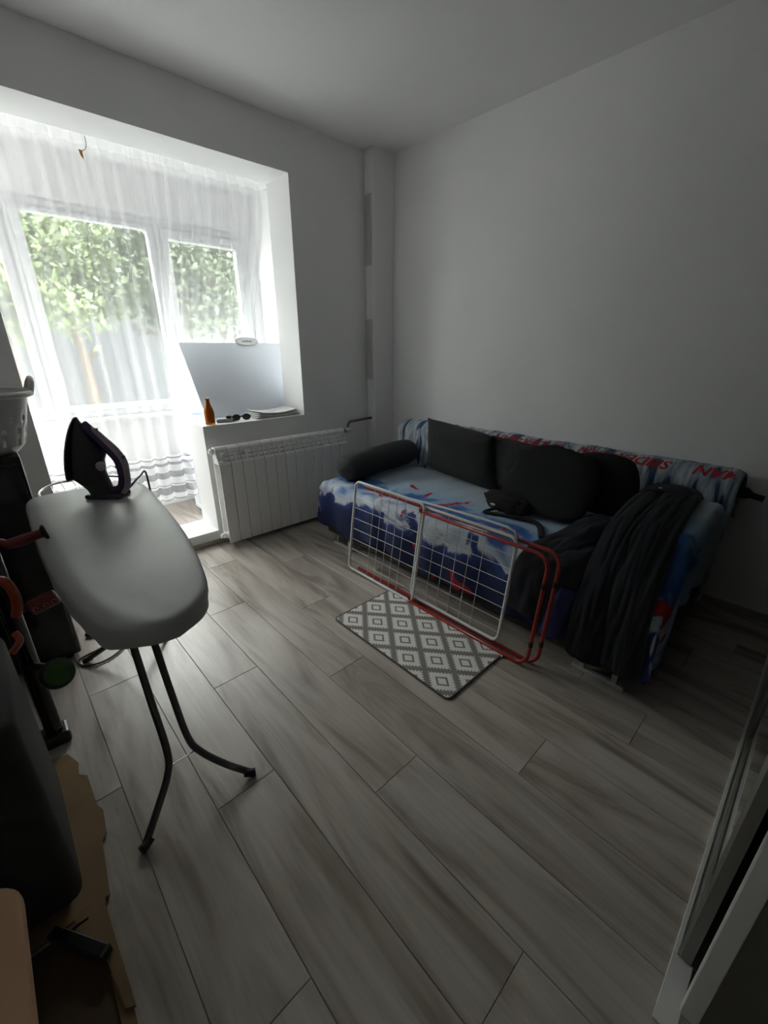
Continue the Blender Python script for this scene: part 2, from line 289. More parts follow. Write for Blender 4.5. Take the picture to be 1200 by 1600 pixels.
# ------------------------------------------------------------------ mesh helpers
def lerp(a, b, t): return a + (b - a) * t
def sstep(a, b, x):
    t = max(0.0, min(1.0, (x - a) / (b - a))); return t * t * (3 - 2 * t)
class MB:
    def __init__(s): s.v = []; s.f = []; s.uv = None
    def add(s, vs, fs):
        o = len(s.v); s.v += [tuple(p) for p in vs]; s.f += [tuple(i + o for i in f) for f in fs]; return s
    def box(s, x0, x1, y0, y1, z0, z1, bev=0.0, seg=2):
        if bev <= 0:
            vs = [(x, y, z) for z in (z0, z1) for y in (y0, y1) for x in (x0, x1)]
            return s.add(vs, [(0, 2, 3, 1), (4, 5, 7, 6), (0, 1, 5, 4), (2, 6, 7, 3), (0, 4, 6, 2), (1, 3, 7, 5)])
        bm = bmesh.new()
        r = bmesh.ops.create_cube(bm, size=1.0)
        for v in bm.verts: v.co = Vector(((x0 + x1) / 2 + v.co.x * (x1 - x0), (y0 + y1) / 2 + v.co.y * (y1 - y0), (z0 + z1) / 2 + v.co.z * (z1 - z0)))
        bmesh.ops.bevel(bm, geom=list(bm.edges), offset=bev, segments=seg, profile=0.5, affect='EDGES')
        bm.verts.index_update(); s.add([v.co for v in bm.verts], [[v.index for v in f.verts] for f in bm.faces]); bm.free(); return s
    def tube(s, pts, r, n=10, closed=False, ell=None):
        pts = [Vector(p) for p in pts]; m = len(pts)
        rs = r if isinstance(r, (list, tuple)) else [r] * m
        t0 = None; vs = []; up = None
        for i, p in enumerate(pts):
            if closed: t = (pts[(i + 1) % m] - pts[i - 1])
            else: t = pts[min(i + 1, m - 1)] - pts[max(i - 1, 0)]
            t.normalize()
            if up is None:
                up = Vector((0, 0, 1)) if abs(t.z) < 0.9 else Vector((1, 0, 0))
            a = t.cross(up).normalized(); up = a.cross(t).normalized()
            for k in range(n):
                an = 2 * math.pi * k / n
                ea, eb = ell if ell else (1, 1)
                vs.append(p + a * math.cos(an) * rs[i] * ea + up * math.sin(an) * rs[i] * eb)
        fs = []
        for i in range(m if closed else m - 1):
            j = (i + 1) % m
            for k in range(n):
                l = (k + 1) % n; fs.append((i * n + k, i * n + l, j * n + l, j * n + k))
        if not closed:
            fs.append(tuple(reversed(range(n)))); fs.append(tuple(range((m - 1) * n, m * n)))
        return s.add(vs, fs)
    def lathe(s, prof, n=24, c=(0, 0, 0)):
        vs = []; fs = []
        for r, z in prof:
            for k in range(n):
                a = 2 * math.pi * k / n; vs.append((c[0] + r * math.cos(a), c[1] + r * math.sin(a), c[2] + z))
        for i in range(len(prof) - 1):
            for k in range(n):
                l = (k + 1) % n; fs.append((i * n + k, i * n + l, (i + 1) * n + l, (i + 1) * n + k))
        fs.append(tuple(reversed(range(n)))); fs.append(tuple(range((len(prof) - 1) * n, len(prof) * n)))
        return s.add(vs, fs)
    def prism(s, poly, a, b, axis='z'):
        n = len(poly)
        def P(u, w, t): return {'z': (u, w, t), 'y': (u, t, w), 'x': (t, u, w)}[axis]
        vs = [P(u, w, a) for u, w in poly] + [P(u, w, b) for u, w in poly]
        fs = [tuple(reversed(range(n))), tuple(range(n, 2 * n))] + [(i, (i + 1) % n, n + (i + 1) % n, n + i) for i in range(n)]
        return s.add(vs, fs)
    def grid(s, nu, nv, fn, uvfn=None, thick=0.0):
        vs = [Vector(fn(i / nu, j / nv)) for j in range(nv + 1) for i in range(nu + 1)]
        fs = [(j * (nu + 1) + i, j * (nu + 1) + i + 1, (j + 1) * (nu + 1) + i + 1, (j + 1) * (nu + 1) + i) for j in range(nv) for i in range(nu)]
        if uvfn: s.uv = [uvfn(i / nu, j / nv) for j in range(nv + 1) for i in range(nu + 1)]
        return s.add(vs, fs)
    def build(s, name, m, parent=None, smooth=False, loc=None, fix=True):
        me = bpy.data.meshes.new(name); me.from_pydata(s.v, [], s.f); me.update()
        if s.uv:
            ul = me.uv_layers.new(name='UVMap')
            for l in me.loops: ul.data[l.index].uv = s.uv[l.vertex_index] if l.vertex_index < len(s.uv) else (0, 0)
        if fix:
            bm = bmesh.new(); bm.from_mesh(me); bmesh.ops.recalc_face_normals(bm, faces=bm.faces); bm.to_mesh(me); bm.free()
        if smooth is True:
            for p in me.polygons: p.use_smooth = True
        elif smooth:
            for p in me.polygons: p.use_smooth = True
            me.set_sharp_from_angle(angle=math.radians(smooth))
        me.materials.append(MATS[m])
        return link(name, me, parent, loc)
def link(name, me, parent=None, loc=None):
    o = bpy.data.objects.new(name, me); COL.objects.link(o)
    if parent is not None:
        o.parent = parent
        o.matrix_parent_inverse = Matrix.Translation(-parent_world(parent)) if False else Matrix.Identity(4)
    if loc is not None: o.location = loc
    return o
def parent_world(p): return p.location
def solid(o, th, offset=-1):
    md = o.modifiers.new('thickness', 'SOLIDIFY'); md.thickness = th; md.offset = offset; return o
def tag(o, label, cat, group=None):
    o['label'] = label; o['category'] = cat
    if group: o['group'] = group
    return o
def struct(o): o['kind'] = 'structure'; return o
def thing(name, label, cat, loc=(0, 0, 0), rotz=0.0, group=None):
    o = bpy.data.objects.new(name, None); COL.objects.link(o); o.empty_display_size = 0.05
    o.location = loc; o.rotation_euler = (0, 0, rotz); tag(o, label, cat, group); return o
def rrect(u0, u1, w0, w1, r, n=5):
    pts = []
    for cx, cy, a0 in ((u1 - r, w1 - r, 0), (u0 + r, w1 - r, 90), (u0 + r, w0 + r, 180), (u1 - r, w0 + r, 270)):
        for k in range(n + 1):
            a = math.radians(a0 + 90 * k / n); pts.append((cx + r * math.cos(a), cy + r * math.sin(a)))
    return pts
def smooth_path(pts, n=6):
    P = [Vector(p) for p in pts]; out = []
    for i in range(len(P) - 1):
        p0 = P[max(i - 1, 0)]; p1 = P[i]; p2 = P[i + 1]; p3 = P[min(i + 2, len(P) - 1)]
        for k in range(n):
            t = k / n; t2 = t * t; t3 = t2 * t
            out.append(0.5 * ((2 * p1) + (p2 - p0) * t + (2 * p0 - 5 * p1 + 4 * p2 - p3) * t2 + (-p0 + 3 * p1 - 3 * p2 + p3) * t3))
    out.append(P[-1]); return out

# ------------------------------------------------------------------ room shell
XR, XL, YW, YB, ZC = 2.64, -0.62, 2.80, -0.74, 2.61
YO = 3.08                      # outer face of the window wall
OX0, OX1, OZ = 0.18, 1.794, 2.337
SILL, PX0, STEP = 0.825, 1.02, 0.095

fl = struct(MB().box(XL - 0.1, XR + 0.1, YB - 0.1, YW + 0.05, -0.06, -0.0085).build('floor', 'seam_dark'))
# laminate planks run along Y; each is an object of its own under the floor
W, LN = 0.1915, 1.285
joints = {0: 1.457, 1: 0.683, 2: 1.187, 3: 0.409, 4: 0.93, 5: 0.20, -1: 0.97, -2: 0.472, -3: 1.25, -4: 0.05, -5: 0.75, -6: 0.3}
col0 = 0.4135
k = -6
while col0 + k * W < XR:
    x0 = max(col0 + k * W, XL); x1 = min(col0 + (k + 1) * W, XR)
    if x1 - x0 > 0.004:
        j = joints.get(k, (0.37 * k * 3.1) % LN)
        ys = [YB]
        y = j
        while y > YB: y -= LN
        y += LN
        while y < YW: ys.append(y); y += LN
        ys.append(YW)
        for a, b in zip(ys[:-1], ys[1:]):
            if b - a < 0.005: continue
            cx, cy = (x0 + x1) / 2, (a + b) / 2
            mb = MB(); hx, hy = (x1 - x0) / 2 - 0.0006, (b - a) / 2 - 0.0006; c = 0.0012
            vs = [(-hx, -hy, -0.0085), (hx, -hy, -0.0085), (hx, hy, -0.0085), (-hx, hy, -0.0085), (-hx, -hy, -c), (hx, -hy, -c), (hx, hy, -c), (-hx, hy, -c),
                  (-hx + c, -hy + c, 0), (hx - c, -hy + c, 0), (hx - c, hy - c, 0), (-hx + c, hy - c, 0)]
            mb.add(vs, [(3, 2, 1, 0), (0, 1, 5, 4), (1, 2, 6, 5), (2, 3, 7, 6), (3, 0, 4, 7), (4, 5, 9, 8), (5, 6, 10, 9), (6, 7, 11, 10), (7, 4, 8, 11), (8, 9, 10, 11)])
            mb.build('plank', 'oak_laminate', fl, loc=(cx, cy, 0))
    k += 1

struct(MB().box(XL - 0.1, XR + 0.1, YB - 0.1, YO, ZC, ZC + 0.12).build('ceiling', 'ceiling_paint'))
struct(MB().box(XR, XR + 0.12, YB - 0.1, YO, -0.06, ZC).build('wall_right', 'wall_paint'))
struct(MB().box(XL - 0.12, XL, YB - 0.1, YO, -0.06, ZC).build('wall_left', 'wall_paint'))
struct(MB().box(XL, XR, YB - 0.12, YB, -0.06, ZC).build('wall_back', 'wall_paint'))
ww = MB()
ww.box(XL, OX0, YW, YO, -0.06, ZC); ww.box(OX1, XR, YW, YO, -0.06, ZC); ww.box(OX0, OX1, YW, YO, OZ, ZC)
ww.box(PX0, OX1, YW, YO, -0.06, SILL); ww.box(OX0, PX0, YW, YO, -0.06, STEP)
struct(ww.build('wall_window', 'white_paint', fix=False))
struct(MB().box(2.432, XR, 2.70, YW, 0, ZC, 0.004, 1).build('wall_pipe_chase', 'wall_paint'))
struct(MB().box(OX0 - 0.5, 2.43, YW - 0.012, YW, 0, 0.035, 0.004, 1).build('baseboard_window', 'skirting'))
struct(MB().box(XR - 0.012, XR, -0.05, 2.70, 0, 0.05, 0.004, 1).build('baseboard_right', 'skirting'))

# two narrow inspection grilles on the side face of the pipe chase
for z0, z1, lab in ((1.886, 2.34, 'upper white framed narrow grey vent on corner pipe chase'), (1.055, 1.514, 'lower white framed narrow grey vent on corner pipe chase')):
    t = thing('vent_grille', lab, 'vent', (2.432, 2.758, z0), 0, 'corner vents'); h = z1 - z0
    fr = MB()
    fr.box(-0.006, 0.002, -0.036, -0.026, 0, h); fr.box(-0.006, 0.002, 0.030, 0.040, 0, h); fr.box(-0.006, 0.002, -0.026, 0.030, 0, 0.01); fr.box(-0.006, 0.002, -0.026, 0.030, h - 0.01, h)
    fr.build('frame', 'vent_frame', t)
    MB().box(-0.003, 0.002, -0.026, 0.030, 0.01, h - 0.01).build('backing', 'vent_grey', t)
    n = int(h / 0.028)
    sl = MB().box(-0.005, -0.002, -0.026, 0.030, 0, 0.016)
    me = None
    for i in range(n):
        if me is None: o = sl.build('louvre', 'vent_grey', t); me = o.data
        else: o = link('louvre', me, t)
        o.location = (0, 0, 0.013 + i * (h - 0.03) / n)

# ------------------------------------------------------------------ glazed balcony beyond the opening
BX0, BX1, BYW, BZ = -1.0, 2.12, 3.90, 2.50
struct(MB().box(BX0 - 0.1, BX1 + 0.1, YO, BYW + 0.25, -0.06, 0.0).build('floor_balcony', 'oak_laminate'))
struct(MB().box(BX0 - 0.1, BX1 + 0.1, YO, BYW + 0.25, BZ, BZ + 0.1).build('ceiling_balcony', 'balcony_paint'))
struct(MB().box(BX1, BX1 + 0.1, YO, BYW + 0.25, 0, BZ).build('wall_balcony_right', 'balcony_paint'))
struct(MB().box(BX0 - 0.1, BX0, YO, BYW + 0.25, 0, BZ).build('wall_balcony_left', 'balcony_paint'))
WZ0, WZ1 = 0.80, 2.215
bo = MB(); bo.box(BX0, BX1, BYW, BYW + 0.2, 0, WZ0); bo.box(BX0, BX1, BYW, BYW + 0.2, WZ1, BZ); bo.box(2.05, BX1, BYW, BYW + 0.2, WZ0, WZ1); bo.box(BX0, -0.62, BYW, BYW + 0.2, WZ0, WZ1)
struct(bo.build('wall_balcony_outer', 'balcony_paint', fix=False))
struct(MB().box(BX0, BX1, BYW - 0.012, BYW, 0, 0.06, 0.003, 1).build('baseboard_balcony', 'white_plastic'))
struct(MB().box(-0.62, 2.05, BYW - 0.10, BYW + 0.02, WZ0 - 0.025, WZ0 + 0.003, 0.005, 1).build('trim_1', 'window_pvc'))
win = struct(thing('window_1', 'white framed balcony window with three sashes', 'window', (0, BYW, 0)))
for kk in ('category',): del win[kk]
fm = MB()
for x0, x1, z0, z1 in ((-0.62, 2.05, WZ1 - 0.055, WZ1), (-0.62, 2.05, WZ0, WZ0 + 0.05), (-0.62, -0.56, WZ0 + 0.05, WZ1 - 0.055), (1.99, 2.05, WZ0 + 0.05, WZ1 - 0.055), (0.395, 0.435, WZ0 + 0.05, WZ1 - 0.055), (1.295, 1.335, WZ0 + 0.05, WZ1 - 0.055)):
    fm.box(x0, x1, 0.04, 0.11, z0, z1, 0.006, 1)
fm.build('window_frame', 'window_pvc', win)
for a, b, zt in ((-0.555, 0.39, 2.155), (0.44, 1.29, 2.155), (1.34, 1.985, 2.115)):
    z0, z1 = WZ0 + 0.052, zt
    t = 0.05 if zt > 2.13 else 0.05
    sm = MB()
    for x0, x1, q0, q1 in ((a, b, z1 - 0.03, WZ1 - 0.057), (a, b, z0, z0 + 0.04), (a, a + t, z0 + 0.04, z1 - 0.03), (b - t, b, z0 + 0.04, z1 - 0.03)):
        sm.box(x0, x1, 0.025, 0.085, q0, q1, 0.005, 1)
    s_ = sm.build('sash', 'window_pvc', win)
    MB().box(a + t, b - t, 0.05, 0.056, z0 + 0.04, z1 - 0.03).build('pane', 'window_glass', s_)
hd = MB().box(0.475, 0.49, -0.02, 0.03, 1.02, 1.14, 0.004, 1); hd.build('window_handle', 'window_pvc', win)

# ------------------------------------------------------------------ outdoors
struct(MB().box(-14, 22, 4.2, 40, -1.3, -1.2).build('ground', 'pavement'))
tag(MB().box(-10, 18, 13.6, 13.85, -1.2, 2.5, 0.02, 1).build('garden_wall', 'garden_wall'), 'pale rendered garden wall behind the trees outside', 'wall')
def tree(x, y, h, rad, seed, leafm, lab, n=3200):
    rnd = random.Random(seed)
    t = thing('tree', lab, 'tree', (x, y, -1.2), 0, 'trees outside the window')
    pts = [(0, 0, 0), (0.05, 0.03, h * 0.35), (-0.04, 0.05, h * 0.65), (0.02, 0, h * 0.9)]
    tr = MB().tube(smooth_path(pts, 5), [0.13 - 0.006 * i for i in range(16)], 8)
    for i in range(6):
        a = rnd.uniform(0, 6.28); z = h * rnd.uniform(0.35, 0.7); l = rad * rnd.uniform(0.5, 0.85)
        tr.tube(smooth_path([(0, 0, z), (math.cos(a) * l * 0.5, math.sin(a) * l * 0.5, z + l * 0.35), (math.cos(a) * l, math.sin(a) * l, z + l * 0.5)], 4), [0.05 - 0.004 * q for q in range(9)], 6)
    tr.build('trunk', 'bark', t, smooth=True)
    mb = MB(); cl = [(rnd.uniform(-1, 1) * rad * 0.7, rnd.uniform(-1, 1) * rad * 0.7, h * rnd.uniform(0.62, 1.0)) for _ in range(40)]
    vs = []; fs = []
    for i in range(n):
        c = rnd.choice(cl); d = Vector((rnd.gauss(0, 1), rnd.gauss(0, 1), rnd.gauss(0, 0.8))) * rad * 0.17
        p = Vector(c) + d; s = rnd.uniform(0.04, 0.085)
        u = Vector((rnd.gauss(0, 1), rnd.gauss(0, 1), rnd.gauss(0, 1))).normalized(); w = u.cross(Vector((rnd.gauss(0, 1), rnd.gauss(0, 1), rnd.gauss(0, 1)))).normalized()
        o = len(vs); vs += [p - u * s, p + w * s * 0.5, p + u * s, p - w * s * 0.5]; fs.append((o, o + 1, o + 2, o + 3))
    mb.add(vs, fs); f = mb.build('foliage', leafm, t, fix=False); f['kind'] = 'stuff'
def hedge():
    rnd = random.Random(21); t = thing('tall_hedge', 'tall dense green hedge closing the view behind trees', 'hedge', (2.5, 15.2, -1.2))
    def surf(u, v):
        x = lerp(-11, 11, u); z = lerp(0, 6.4, min(1, v * 1.25))
        y = -0.8 + (1.3 * sstep(0.75, 1.0, v))
        k = 0.45 * noise.noise(Vector((x * 0.8, z * 0.9, 2))) + 0.2 * noise.noise(Vector((x * 2.2, z * 2.3, 5)))
        return (x, y + k, z + 0.5 * noise.noise(Vector((x * 0.6, 0, 9))) * v)
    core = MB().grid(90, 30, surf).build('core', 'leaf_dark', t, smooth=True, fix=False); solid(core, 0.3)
    vs = []; fs = []
    for i in range(15000):
        p = Vector(surf(rnd.random(), rnd.random() * 0.98)) + Vector((rnd.gauss(0, 0.1), -abs(rnd.gauss(0, 0.16)), rnd.gauss(0, 0.1))); q = rnd.uniform(0.05, 0.11)
        u = Vector((rnd.gauss(0, 1), rnd.gauss(0, 1), rnd.gauss(0, 1))).normalized(); w = u.cross(Vector((rnd.gauss(0, 1), rnd.gauss(0, 1), rnd.gauss(0, 1)))).normalized()
        o = len(vs); vs += [p - u * q, p + w * q * 0.5, p + u * q, p - w * q * 0.5]; fs.append((o, o + 1, o + 2, o + 3))
    f = MB().add(vs, fs).build('foliage', 'leaf_light', t, fix=False); f['kind'] = 'stuff'
hedge()
tree(0.5, 8.3, 4.7, 1.25, 1, 'leaf_light', 'light green leafy tree seen through the wide window sash', 8400)
tree(3.35, 8.8, 4.8, 1.25, 2, 'leaf_dark', 'dark green tree seen through the narrow window sash', 8400)
tree(-3.0, 8.1, 4.8, 1.25, 3, 'leaf_light', 'yellow green tree standing farthest along from narrow sash', 5200)
tree(1.9, 11.6, 5.4, 1.25, 4, 'leaf_light', 'tree behind and between the two nearer trees outside', 7200)
tree(-0.9, 11.4, 5.2, 1.25, 8, 'leaf_dark', 'dark tree by garden wall beyond the light green tree', 6000)
tree(5.2, 11.8, 5.4, 1.3, 6, 'leaf_dark', 'dark tree by garden wall beyond the narrow sash', 7200)

# ------------------------------------------------------------------ curtain
def curtain():
    x0, x1 = 0.02, 1.80; z0, z1 = 0.27, 2.45
    NX, NZ = 520, 44
    rnd = random.Random(5)
    # irregular pleat phase
    ph = [0.0]
    for i in range(NX): ph.append(ph[-1] + (2 * math.pi / (NX / 19.0)) * (1 + 0.55 * noise.noise(Vector((i * 0.021, 3.3, 0)))))
    def fn(u, v):
        i = min(NX, int(round(u * NX))); x = lerp(x0, x1, u); z = lerp(z0, z1, v)
        a = lerp(0.030, 0.012, v) * (1 + 0.45 * noise.noise(Vector((x * 4, z * 0.6, 1))))
        y = 3.165 + a * math.sin(ph[i] + 0.25 * math.sin(z * 1.7)) + 0.004 * math.sin(ph[i] * 2.3)
        xx = x + 0.014 * math.cos(ph[i]) * lerp(1, 0.3, v) + 0.025 * (1 - v) * noise.noise(Vector((x * 2.0, z, 7)))
        # pushed outwards behind the open freezer lid and the freezer
        px = sstep(1.02, 1.14, x)
        push = 0.0
        if z < 1.36: push = lerp(0.30, 0.545, sstep(1.36, 0.92, z))
        else: push = 0.30 * (1 - sstep(1.34, 2.25, z))
        y += px * push
        return (xx, y, z)
    m = MB().grid(NX, NZ, fn, lambda u, v: (lerp(x0, x1, u), lerp(z0, z1, v)))
    c = m.build('sheer_curtain', 'sheer_voile', smooth=True, fix=False)
    tag(c, 'long sheer white curtain with grey striped hem across the opening', 'curtain')
curtain()
tag(MB().box(-0.2, 1.84, 3.14, 3.19, 2.455, 2.5).build('curtain_rail', 'white_plastic'), 'slim white curtain rail under the balcony ceiling', 'curtain rail')
ct = thing('hanging_tag', 'small orange tag on a dark thread hanging over the curtain', 'tag', (0.74, 3.095, 2.337))
MB().tube(smooth_path([(0.012, -0.002, 0.0), (0.014, 0.006, -0.035), (0.0, 0.008, -0.06), (-0.022, 0.01, -0.068)], 4), 0.002, 6).build('thread', 'thread_grey', ct)
MB().prism([(-0.028, -0.062), (-0.010, -0.066), (-0.012, -0.105), (-0.022, -0.09)], 0.006, 0.012, 'y').build('tag_card', 'tag_orange', ct)

# ------------------------------------------------------------------ chest freezer behind the parapet
fz = thing('chest_freezer', 'white chest freezer with raised lid behind the parapet', 'freezer', (1.16, 3.085, 0))
bd = MB(); w, d, hh = 0.86, 0.545, 0.80
bd.box(0, w, 0.0, d, 0.02, 0.06, 0.004, 1); bd.box(0, 0.05, 0, d, 0.06, hh, 0.006, 1); bd.box(w - 0.05, w, 0, d, 0.06, hh, 0.006, 1); bd.box(0.05, w - 0.05, 0, 0.05, 0.06, hh); bd.box(0.05, w - 0.05, d - 0.05, d, 0.06, hh)
bd.build('body', 'freezer_white', fz)
MB().box(0.05, w - 0.05, 0.05, d - 0.05, 0.06, 0.45).build('inner_tub', 'freezer_inside', fz)
gs = MB().box(0.0, w, 0.0, 0.055, hh, hh + 0.012); gs.box(0.0, 0.055, 0.055, d, hh, hh + 0.012); gs.box(w - 0.055, w, 0.055, d, hh, hh + 0.012); gs.box(0.055, w - 0.055, d - 0.055, d, hh, hh + 0.012)
gs.build('rim', 'freezer_inside', fz)
vn = MB()
for i in range(6): vn.box(-0.004, 0.001, 0.12, 0.42, 0.08 + i * 0.028, 0.092 + i * 0.028)
vn.build('vent_slots', 'grille_grey', fz)
for fx in (0.04, w - 0.04):
    for fy in (0.05, d - 0.05): MB().lathe([(0.018, 0), (0.018, 0.02)], 10, (fx, fy, 0)).build('foot', 'black_rubber', fz)
LA = math.atan2(0.53, 0.345)
lid = MB().box(-0.0, w, 0.0, 0.60, -0.045, 0.0, 0.010, 2)
L_ = lid.build('lid', 'freezer_white', fz, smooth=40); L_.location = (0, -0.0, hh + 0.04); L_.rotation_euler = (LA, 0, 0)
bg = MB(); bg.prism([(0.53 + 0.095 * math.cos(a * math.pi / 14), 0.605 + 0.034 * math.sin(a * math.pi / 14)) for a in range(28)], 0.0, 0.006, 'z')
B_ = bg.build('badge', 'white_plastic', L_)
br = MB(); br.tube([(0.53 + 0.096 * math.cos(a * math.pi / 14), 0.605 + 0.035 * math.sin(a * math.pi / 14), 0.006) for a in range(28)], 0.002, 5, closed=True); br.build('badge_rim', 'grille_grey', L_)
bt = MB(); rnd = random.Random(3); xx = 0.49
while xx < 0.575:
    wd = rnd.uniform(0.005, 0.010); bt.box(xx, xx + wd, 0.600 - rnd.choice((0, 0.003)), 0.611 + rnd.choice((0, 0.004)), 0.0055, 0.0075); xx += wd + 0.003
bt.build('badge_lettering', 'device_grey', L_)

# ------------------------------------------------------------------ things on the parapet
def bottle(x, y):
    t = thing('beer_bottle', 'small amber glass bottle at the end of parapet', 'bottle', (x, y, SILL))
    pr = [(0.001, 0.004), (0.026, 0.0), (0.0295, 0.006), (0.0300, 0.07), (0.029, 0.085), (0.0235, 0.105), (0.016, 0.125), (0.0125, 0.145), (0.0120, 0.158), (0.0135, 0.160), (0.0135, 0.170), (0.010, 0.171), (0.0095, 0.150), (0.013, 0.125), (0.0205, 0.104), (0.0262, 0.084), (0.0272, 0.07), (0.0268, 0.010), (0.001, 0.009)]
    pr = [(r * 1.08, z) for r, z in pr]
    MB().lathe(pr, 28).build('glass_body', 'amber_glass', t, smooth=50)
bottle(1.098, 2.862)
gd = thing('eyeglasses', 'black framed glasses lying folded on the parapet', 'glasses', (1.33, 2.89, SILL), math.radians(-8))
for s in (-1, 1):
    rim = [(s * 0.036 + 0.028 * math.cos(a * math.pi / 9), -0.004, 0.022 + 0.020 * math.sin(a * math.pi / 9)) for a in range(18)]
    MB().tube(rim, 0.0026, 6, closed=True).build('rim', 'black_plastic', gd)
    MB().prism([(s * 0.036 + 0.027 * math.cos(a * math.pi / 9), 0.022 + 0.019 * math.sin(a * math.pi / 9)) for a in range(18)], -0.005, -0.003, 'y').build('lens', 'lens_dark', gd)
    MB().tube(smooth_path([(s * 0.066, -0.003, 0.030), (s * 0.068, 0.006, 0.030), (s * 0.03, 0.02 + 0.008 * s, 0.028), (-s * 0.055, 0.028 + 0.008 * s, 0.012)], 4), 0.0028, 6).build('temple', 'black_plastic', gd)
MB().tube([(-0.009, -0.004, 0.026), (0, -0.004, 0.029), (0.009, -0.004, 0.026)], 0.0025, 6).build('bridge', 'black_plastic', gd)
dv = thing('camera_pouch', 'small grey gadget lying between the bottle and glasses', 'gadget', (1.215, 2.885, SILL), math.radians(-16))
MB().box(-0.065, 0.045, -0.026, 0.026, 0.0, 0.026, 0.008, 2).build('body', 'device_grey', dv, smooth=40)
MB().lathe([(0.020, 0), (0.020, 0.014), (0.015, 0.017), (0.002, 0.014)], 18, (0.02, 0, 0.026)).build('dial', 'black_plastic', dv, smooth=40)
MB().box(0.044, 0.056, -0.02, 0.02, 0.001, 0.020, 0.004, 1).build('end_cap', 'black_plastic', dv)
pp = thing('newspaper_stack', 'loose stack of folded newspapers beside the jamb on parapet', 'papers', (1.60, 2.935, SILL))
rnd = random.Random(11)
for i in range(5):
    q = MB(); a = rnd.uniform(-0.06, 0.06); sx_, sy_ = 0.185 - 0.008 * i, 0.105
    def fn(u, v, i=i, a=a, sx_=sx_, sy_=sy_):
        x = lerp(-sx_, sx_, u); y = lerp(-sy_, sy_, v)
        z = 0.003 + i * 0.0075 + (0.012 * (u * 2 - 1) ** 2 * i * 0.35 if i else 0) + 0.002 * noise.noise(Vector((x * 20, y * 20, i)))
        return (x * math.cos(a) - y * math.sin(a), x * math.sin(a) + y * math.cos(a), z)
    q.grid(14, 8, fn); o = q.build('newspaper', 'paper' if i % 2 == 0 else 'newsprint', pp, smooth=True, fix=False); solid(o, 0.006 if i < 4 else 0.003)

# ------------------------------------------------------------------ radiator, 13 sections
rd = thing('radiator', 'white aluminium panel radiator of thirteen sections under the parapet', 'radiator', (1.035, 2.80, 0))
SW, ND = 0.0815, 13
def rsection():
    m = MB(); g = 0.0016; x0, x1 = g, SW - g
    m.prism(rrect(x0, x1, -0.140, -0.128, 0.004, 2), 0.035, 0.590, 'z')           # front plate
    m.box(SW / 2 - 0.008, SW / 2 + 0.008, -0.129, -0.052, 0.05, 0.66)             # web / water channel
    m.box(x0, x1, -0.055, -0.045, 0.05, 0.64)                                     # rear plate
    # collector: rounded top hood
    prof = [(-0.100, 0.655), (-0.106, 0.668), (-0.104, 0.684), (-0.092, 0.697), (-0.070, 0.701), (-0.050, 0.694), (-0.042, 0.676), (-0.045, 0.650)]
    m.prism(prof, x0, x1, 'x')
    m.prism([(-0.110, 0.06), (-0.110, 0.10), (-0.05, 0.10), (-0.05, 0.06)], x0 + 0.002, x1 - 0.002, 'x')
    # slanted louvre bars of the top grille
    m.prism([(-0.112, 0.640), (-0.100, 0.662), (-0.094, 0.660), (-0.106, 0.637)], x0, x1, 'x')
    m.prism([(-0.124, 0.612), (-0.114, 0.634), (-0.108, 0.632), (-0.118, 0.609)], x0, x1, 'x')
    m.prism([(-0.140, 0.588), (-0.128, 0.606), (-0.122, 0.604), (-0.130, 0.586)], x0, x1, 'x')
    m.prism([(-0.139, 0.59), (-0.100, 0.664), (-0.06, 0.664), (-0.06, 0.59)], x0, x0 + 0.007, 'x')   # side cheeks
    m.prism([(-0.139, 0.59), (-0.100, 0.664), (-0.06, 0.664), (-0.06, 0.59)], SW / 2 - 0.003, SW / 2 + 0.003, 'x')
    return m
so = rsection().build('section', 'white_enamel', rd)
for i in range(1, ND): link('section', so.data, rd, (i * SW, 0, 0))
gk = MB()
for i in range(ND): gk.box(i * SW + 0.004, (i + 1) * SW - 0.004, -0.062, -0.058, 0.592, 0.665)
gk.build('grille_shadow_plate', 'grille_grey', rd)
def hx(m, x, y, z, r, l, n=6):
    m.tube([(x, y, z), (x + l, y, z)], r, n)
p1 = MB(); hx(p1, -0.020, -0.074, 0.674, 0.020, 0.022, 6); hx(p1, -0.030, -0.074, 0.674, 0.012, 0.012, 8); p1.build('end_plug', 'white_plastic', rd)
p2 = MB(); hx(p2, -0.020, -0.080, 0.080, 0.020, 0.022, 6); hx(p2, -0.034, -0.080, 0.080, 0.014, 0.016, 8); p2.build('end_plug', 'white_plastic', rd)
EX = ND * SW
v1 = MB(); hx(v1, EX, -0.074, 0.674, 0.014, 0.035, 10); v1.build('union_nut', 'bronze_pipe', rd)
v2 = MB(); v2.tube([(EX + 0.030, -0.074, 0.674), (EX + 0.05, -0.074, 0.676), (EX + 0.085, -0.074, 0.676), (EX + 0.095, -0.074, 0.676)], [0.016, 0.022, 0.021, 0.012], 14); v2.build('valve_knob', 'white_plastic', rd, smooth=40)
v3 = MB(); v3.tube(smooth_path([(EX + 0.06, -0.070, 0.69), (EX + 0.075, -0.060, 0.715), (EX + 0.10, -0.055, 0.735), (EX + 0.15, -0.055, 0.738), (EX + 0.20, -0.055, 0.740), (EX + 0.334, -0.055, 0.744)], 5), 0.010, 10); v3.build('supply_pipe', 'bronze_pipe', rd, smooth=True)
for bx in (0.2, 0.85): MB().box(bx, bx + 0.02, -0.05, -0.0006, 0.60, 0.64).build('wall_bracket', 'white_enamel', rd)

